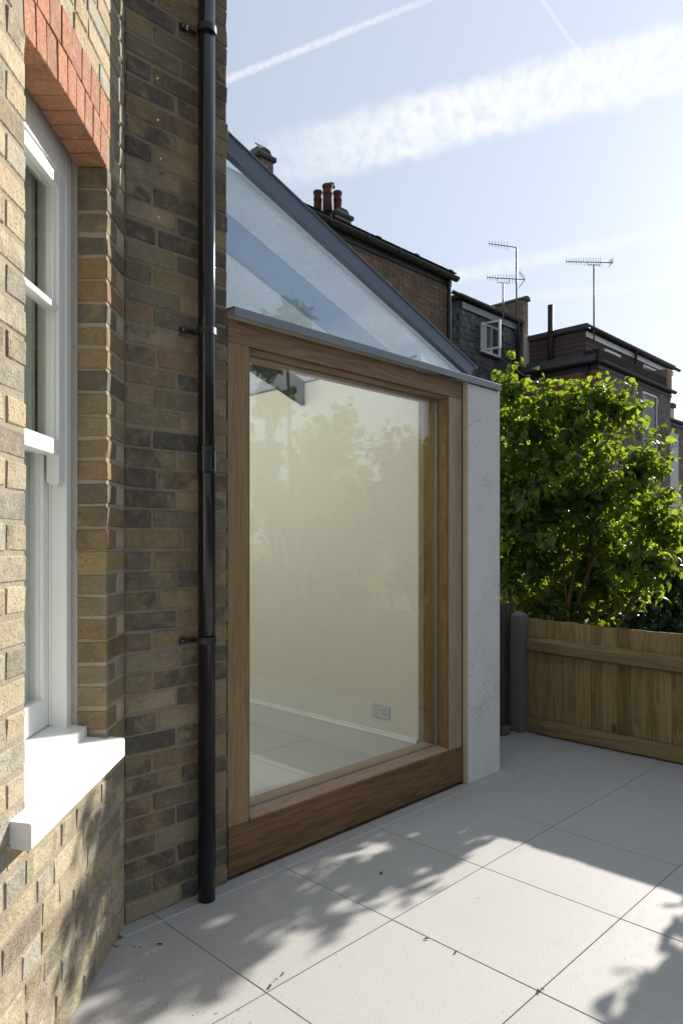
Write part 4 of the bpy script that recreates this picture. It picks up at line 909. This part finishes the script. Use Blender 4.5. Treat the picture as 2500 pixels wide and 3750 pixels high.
# parapet wall between the attics
px0, px1 = bx1 + 0.035, bx1 + 0.30
pzt = at_y(1915, 1097, BY).z
pw = pa('parapet_wall', MB().box(px0, px1, BY - 0.10, BY + 3.0, 5.4, pzt - 0.05), M['mortar_far'], hB, OB)
bm_ = MB(); brick_face(bm_, (px0, BY - 0.10), 0, px1 - px0, 5.9, pzt - 0.08, -1); brick_face(bm_, (px0, BY - 0.10), 1, 3.0, BT, pzt - 0.08, -1); part('bricks', bm_, M['brick_tan'], pw, kind='stuff')
part('coping', MB().prism([(px0 - 0.05, pzt - 0.06), (px1 + 0.06, pzt - 0.06), (px1 - 0.02, pzt + 0.05), (px0 + 0.10, pzt + 0.05)], 1, BY - 0.16, BY + 3.0), M['felt'], pw)
part('render_strip', MB().box(px0 + 0.02, px1 + 0.10, BY - 0.16, BY - 0.11, 5.4, at_y(1915, 1232, BY).z), M['render_white'], pw)

# TV aerials
def aerial(name, lab, base_uv, top_v, D, boom, els, refl, cat='aerial', droop=0.0, mount=True):
    """boom: (u0, v0, u1, v1) of the boom ends"""
    b = at_d(base_uv[0], base_uv[1], D); tz = at_d(base_uv[0], top_v, D).z
    t = thing(name, lab, cat, tuple(b), 'television aerials on the roofs')
    part('mast', MB().tube([(0, 0, -0.4), (0, 0, tz - b.z)], 0.022, 8), M['galv'], t, True)
    a, c = at_d(boom[0], boom[1], D) - b, at_d(boom[2], boom[3], D) - b; dr = (c - a); L = dr.length; dr.normalize(); sd = Vector((FW.x, FW.y, 0)) * 0.5 + Vector((0, 0, 1)) * 0.25
    part('boom', MB().tube([tuple(a), tuple(c)], 0.011, 6), M['black_metal'], t)
    e = MB()
    for k in range(els):
        p = a + dr * (L * (0.01 + 0.8 * k / els)); ln = 0.07 + 0.07 * k / els; e.tube([tuple(p - sd * ln - Vector((0, 0, ln * 0.9))), tuple(p + sd * ln + Vector((0, 0, ln * 0.9)))], 0.005, 4)
    part('director_rods', e, M['black_metal'], t)
    if refl:
        r_ = MB()
        for s in (-1, 1):
            for k in range(4): q = c + Vector((0, 0, s * refl * (0.25 + 0.25 * k))) - dr * refl * (0.2 + 0.18 * k); r_.tube([tuple(q - FW * 0.16), tuple(q + FW * 0.16)], 0.005, 4)
            r_.tube([tuple(c), tuple(c + Vector((0, 0, s * refl)) - dr * refl * 0.75)], 0.009, 4)
        part('reflector', r_, M['black_metal'], t)
    if mount:
        m_ = MB(); p0 = Vector((0, 0, tz - b.z)); w_ = dr * 0.16; zb = (a + c).z / 2
        m_.tube([tuple(p0 - w_ + Vector((0, 0, zb - p0.z))), tuple(p0 - w_), tuple(p0 + w_), tuple(p0 + w_ + Vector((0, 0, zb - p0.z)))], 0.010, 5); part('cradle', m_, M['galv'], t)
    return t
aerial('tv_aerial', 'short mast aerial with rods and V reflector above the slate attic', (1841, 1110), 1036, 18.6, (1781, 1016, 1921, 1024), 11, 0.20)
aerial('tv_aerial', 'tall mast aerial with tilted thin boom beside the parapet', (1890, 1100), 905, 18.9, (1789, 892, 1887, 906), 7, 0.0, mount=False)
aerial('tv_aerial', 'lone mast aerial with long level boom over brown clad attic', (2173, 1190), 970, 18.5, (2071, 958, 2240, 962), 15, 0.07)

# red and grey brick house with brown clad attic
CX, CY = 17.4, 8.0
cz = at_y(2188, 1326, CY); CX = cz.x; CE = cz.z
hC = thing('corner_house', 'red and grey brick house with a brown board clad attic', 'house', (CX, CY, 0)); OC = Vector((CX, CY, 0))
cx1 = at_y(2452, 1500, CY).x
wl = pa('wall', MB().box(CX, cx1, CY + 0.20, CY + 7.0, -0.1, CE + 0.02).box(CX, CX + 0.3, CY + 0.02, CY + 0.199, -0.1, CE + 0.02), M['mortar_far'], hC, OC)
sx0, sx1 = at_y(2351, 1500, CY).x, at_y(2409, 1500, CY).x; sz1 = at_y(2360, 1432, CY).z; sz0 = at_y(2409, 1730, CY).z
fx = CX - 0.0
bm_ = MB(); brick_face(bm_, (CX, CY + 0.02), 1, 4.5, 2.5, CE - 0.05, -1); part('bricks', bm_, M['brick_red_pale'], wl, kind='stuff', label='warm red flank brickwork')
sk_ = lambda a, b, z, zt: (CX + b > sx0 - 0.01 and CX + a < sx1 + 0.01 and zt > sz0 and z < sz1 + 0.02)
bm_ = MB(); brick_face(bm_, (CX, CY), 0, cx1 - CX, 1.0, CE - 0.05, -1, sk_); part('bricks', bm_, M['brick_grey_house'], wl, kind='stuff', label='grey brown rear brickwork')
pa('wall_face', MB().box(CX + 0.301, sx0, CY, CY + 0.10, -0.1, CE).box(sx1, cx1, CY, CY + 0.10, -0.1, CE).box(sx0, sx1, CY, CY + 0.10, -0.1, sz0 - 0.02).box(sx0, sx1, CY, CY + 0.10, sz1 + 0.02, CE), M['mortar_far'], hC, OC)
am = MB()
for k in range(9):
    q = (k + .5) / 9; xx = sx0 - 0.06 + (sx1 - sx0 + 0.12) * q; am.cbox(xx - 0.034, xx + 0.03, CY - 0.012, CY + 0.02, sz1 + 0.02 + 0.05 * (1 - (2 * q - 1) ** 2), sz1 + 0.30 + 0.04 * (1 - (2 * q - 1) ** 2), 0.004)
pa('arch', am, M['brick_grey_house'], hC, OC)
wf = MB(); t_ = 0.07
zm = at_y(2380, 1570, CY).z
for a, b, c, d in ((sx0, sx0 + t_, sz0, sz1), (sx1 - t_, sx1, sz0, sz1), (sx0 + t_, sx1 - t_, sz1 - t_, sz1), (sx0 + t_, sx1 - t_, sz0, sz0 + t_), (sx0 + t_, sx1 - t_, zm - 0.04, zm + 0.04)): wf.cbox(a, b, CY + 0.022, CY + 0.09, c, d, 0.006)
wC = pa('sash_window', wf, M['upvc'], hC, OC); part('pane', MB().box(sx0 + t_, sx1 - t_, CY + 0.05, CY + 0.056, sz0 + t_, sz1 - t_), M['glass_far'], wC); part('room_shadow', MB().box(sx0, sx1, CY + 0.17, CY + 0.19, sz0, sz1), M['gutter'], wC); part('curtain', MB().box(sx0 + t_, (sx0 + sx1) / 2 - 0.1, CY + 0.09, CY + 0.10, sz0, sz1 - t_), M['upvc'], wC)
part('window_sill', MB().cbox(sx0 - 0.1, sx1 + 0.1, CY - 0.08, CY + 0.02, sz0 - 0.12, sz0, 0.01), M['upvc'], wC)
pa('fascia', MB().box(CX - 0.04, cx1, CY - 0.03, CY - 0.007, CE - 0.16, CE + 0.05).box(CX - 0.03, CX - 0.007, CY - 0.007, CY + 5.5, CE - 0.17, CE + 0.05), M['gutter'], hC, OC)
gm = MB(); half_gutter(gm, (CX - 0.12, CY - 0.10, CE + 0.03), (cx1 + 0.12, CY - 0.10, CE - 0.01), 0.07); half_gutter(gm, (CX - 0.10, CY - 0.1, CE + 0.03), (CX - 0.10, CY + 6.0, CE + 0.0), 0.07)
pa('gutter', gm, M['gutter'], hC, OC)
LT = at_y(2188, 1278, CY).z
pa('lead_apron', MB().prism([(CX - 0.16, CE + 0.04), (CX + 0.10, LT), (CX + 0.4, LT), (CX + 0.4, CE + 0.04)], 1, CY + 0.05, CY + 6.0), M['lead'], hC, OC)
pa('mossy_kerb', MB().prism([(CY - 0.02, CE + 0.05), (CY - 0.01, LT + 0.02), (CY + 0.4, LT + 0.02), (CY + 0.4, CE + 0.05)], 0, CX + 0.02, cx1), M['moss'], hC, OC)
dxx = at_x(2150, 1400, CX - 0.06).y; pa('downpipe', MB().tube([(CX - 0.07, dxx, CE), (CX - 0.06, dxx, 0)], 0.045, 10), M['gutter'], hC, OC, smooth=True)
# attic
ax0 = CX + 0.25; ay0 = CY + 0.45; tz = at_y(2177, 1192, ay0); atz = at_x(2177, 1196, ax0).z; ax1_ = at_y(2457, 1335, ay0).x
pa('attic_wall', MB().box(ax0 + 0.02, ax1_, ay0 + 0.02, ay0 + 6.0, CE, atz - 0.03), M['board_dark'], hC, OC)
nbd = 7; bh = (atz - 0.05 - LT + 0.25) / nbd
for k in range(nbd):
    z = LT - 0.25 + k * bh
    o = pa('cladding_board', MB().prism([(ax0 - 0.012, z), (ax0 + 0.019, z), (ax0 + 0.019, z + bh * 1.02), (ax0 + 0.004, z + bh * 1.02)], 1, ay0, ay0 + 6.0), M['board_dark'], hC, OC)
    o = pa('cladding_board', MB().prism([(ay0 - 0.012, z), (ay0 + 0.019, z), (ay0 + 0.019, z + bh * 1.02), (ay0 + 0.004, z + bh * 1.02)], 0, ax0, ax1_), M['board_dark'], hC, OC)
pa('attic_roof', MB().cbox(ax0 - 0.09, ax1_ + 0.12, ay0 - 0.10, ay0 + 6.0, atz - 0.02, atz + 0.13, 0.03), M['felt'], hC, OC)
pa('attic_gutter', (lambda m: (half_gutter(m, (ax0 - 0.05, ay0 - 0.16, atz + 0.02), (ax1_ + 0.22, ay0 - 0.16, atz - 0.02), 0.06), m)[1])(MB()), M['gutter'], hC, OC)
pa('white_fascia', MB().box(ax0 - 0.02, ax1_ + 0.02, ay0 - 0.05, ay0 - 0.02, atz - 0.22, atz - 0.08), M['upvc'], hC, OC)
for (ua, ub, va, vb) in ((2213, 2270, 1275, 1345), (2355, 2420, 1334, 1400)):
    x0, x1 = at_y(ua, va, ay0 - .05).x, at_y(ub, va, ay0 - .05).x; z1 = at_y(ua, va, ay0 - .05).z; z0 = z1 - 0.85; m_ = MB()
    for a, b, c, d in ((x0, x0 + 0.07, z0, z1), (x1 - 0.07, x1, z0, z1), (x0 + 0.07, x1 - 0.07, z1 - 0.07, z1), (x0 + 0.07, x1 - 0.07, z0, z0 + 0.07)): m_.cbox(a, b, ay0 - 0.06, ay0, c, d, 0.006)
    wq = pa('attic_window', m_, M['upvc'], hC, OC); part('pane', MB().box(x0 + 0.07, x1 - 0.07, ay0 - 0.035, ay0 - 0.028, z0 + 0.07, z1 - 0.07), M['glass_far'], wq); part('blind', MB().box(x0 + 0.07, x1 - 0.07, ay0 - 0.022, ay0 - 0.019, z0 + 0.07, z1 - 0.07), M['curtain'], wq)
x = at_y(2322, 1290, ay0 - 0.08).x; pa('attic_downpipe', MB().tube([(x, ay0 - 0.12, atz), (x, ay0 - 0.10, LT - 0.1)], 0.045, 8), M['gutter'], hC, OC)
sp0 = at_x(2015, 1290, ax0 - 0.10); st_ = at_x(2015, 1118, ax0 - 0.10)
pa('soil_pipe', MB().tube([(ax0 - 0.11, sp0.y, CE), (ax0 - 0.11, sp0.y, st_.z)], 0.075, 14).lathe([(0.088, st_.z - 0.75), (0.088, st_.z - 0.70)], ax0 - 0.11, sp0.y, 14), M['gutter'], hC, OC, smooth=True)
pa('party_upstand', MB().cbox(cx1 - 0.35, cx1 + 0.0, CY - 0.05, CY + 1.2, CE + 0.02, at_y(2440, 1352, CY).z, 0.02), M['brick_tan'], hC, OC)
q = at_y(2207, 1430, CY - 0.06); pa('alarm_box', MB().cbox(q.x - 0.10, q.x + 0.16, CY - 0.09, CY - 0.012, q.z - 0.22, q.z + 0.10, 0.02), M['upvc'], hC, OC)

# farther house beyond the corner house
DY = 9.6
d0, d1 = at_y(2447, 1600, DY).x, at_y(2447, 1600, DY).x + 9; DE = at_y(2460, 1545, DY).z
hD = thing('far_house', 'grey brick house end with white rendered corner beyond the red house', 'house', (d0, DY, 0)); OD = Vector((d0, DY, 0))
wl = pa('wall', MB().box(d0 - 2, d1, DY, DY + 6, 0, DE), M['mortar_far'], hD, OD)
bm_ = MB(); brick_face(bm_, (at_y(2474, 1600, DY).x, DY), 0, 3.0, 1.5, DE - 0.05, -1); part('bricks', bm_, M['brick_grey_house'], wl, kind='stuff')
pa('rendered_corner', MB().box(d0 - 2, at_y(2473, 1600, DY).x, DY - 0.09, DY - 0.001, 0, at_y(2465, 1590, DY).z), M['render_white'], hD, OD)
gm = MB(); half_gutter(gm, (d0 - 1, DY - 0.1, DE + 0.05), (d1, DY - 0.1, DE), 0.08); pa('gutter', gm, M['gutter'], hD, OD)
pa('fascia', MB().box(d0 - 1, d1, DY - 0.06, DY - 0.007, DE - 0.14, DE + 0.06), M['gutter'], hD, OD)
pa('roof', MB().prism([(DY - 0.15, DE + 0.07), (DY + 3, DE + 0.6), (DY + 6.1, DE + 0.07)], 0, d0 - 2, d1), M['roof_slate'], hD, OD)
zz = at_y(2470, 1490, DY + 3).z; pa('attic_box', MB().box(at_y(2455, 1500, DY + 3).x, d1, DY + 3, DY + 6, DE, zz - 0.05), M['render_white'], hD, OD); pa('attic_cap', MB().box(at_y(2452, 1500, DY + 3).x, d1, DY + 2.9, DY + 6, zz - 0.1, zz + 0.1), M['felt'], hD, OD)
x0_, x1_ = at_y(2474, 1800, DY).x, at_y(2530, 1800, DY).x; zt_, zb_ = at_y(2480, 1795, DY).z, at_y(2480, 1990, DY).z
wd_ = pa('dark_window', MB().box(x0_, x1_, DY - 0.03, DY - 0.012, zb_, zt_), M['gutter'], hD, OD); part('pane', MB().box(x0_ + 0.2, x1_, DY - 0.042, DY - 0.032, zb_ + 0.3, zt_ - 0.5), M['upvc'], wd_)

# ------------------------------------------------------------------ small litter on the slabs
for i, (u, v) in enumerate(((494, 3470), (512, 3472), (1010, 3590), (1036, 3568), (988, 3615), (1560, 3440), (1668, 3488), (1970, 3632), (1985, 3625), (420, 3465), (430, 3470), (1395, 3200), (585, 3460))):
    q = ray(u, v); p = CAM + q * (-CAMH / q.z); L = random.uniform(0.006, 0.02); m_ = MB()
    m_.add([(-L, 0, 0.001), (0, -L * 0.3, 0.003), (L, 0, 0.002), (0.1 * L, L * 0.3, 0.004), (0, 0, 0.005)], [(0, 1, 4), (1, 2, 4), (2, 3, 4), (3, 0, 4)])
    o = link('dry_leaf', m_.mesh('dry_leaf'), M['debris'], None, (p.x, p.y, 0.001)); o.rotation_euler = (0, 0, random.uniform(0, 6)); tag(o, 'tiny dark scrap of dry leaf lying on the pale paving', 'leaf', 'leaf scraps on the paving')

# fine dark grit blown against the bay
gr = MB(); rg = np.random.default_rng(77)
for k in range(300):
    x = 1.15 + rg.normal(0, 0.22) if k < 260 else rg.uniform(0.6, 3.4); y = 1.84 + rg.normal(0, 0.16) if k < 260 else rg.uniform(0.4, 2.3)
    if y - x > 1.05 or y > 2.36: continue
    L = abs(rg.normal(0.0007, 0.0006)) + 0.0004; a = rg.uniform(0, 6.3); c_, s_ = math.cos(a) * L, math.sin(a) * L
    gr.add([(x - c_ * 1.8, y - s_ * 1.8, 0.0012), (x + s_ * .5, y - c_ * .5, 0.0014), (x + c_ * 1.8, y + s_ * 1.8, 0.0012), (x - s_ * .5, y + c_ * .5, 0.0030)], [(0, 1, 3), (1, 2, 3), (0, 2, 1), (2, 0, 3)])
tag(link('grit', gr.mesh('grit'), M['debris']), 'fine dark grit scattered over the pale paving slabs', 'grit', kind='stuff')
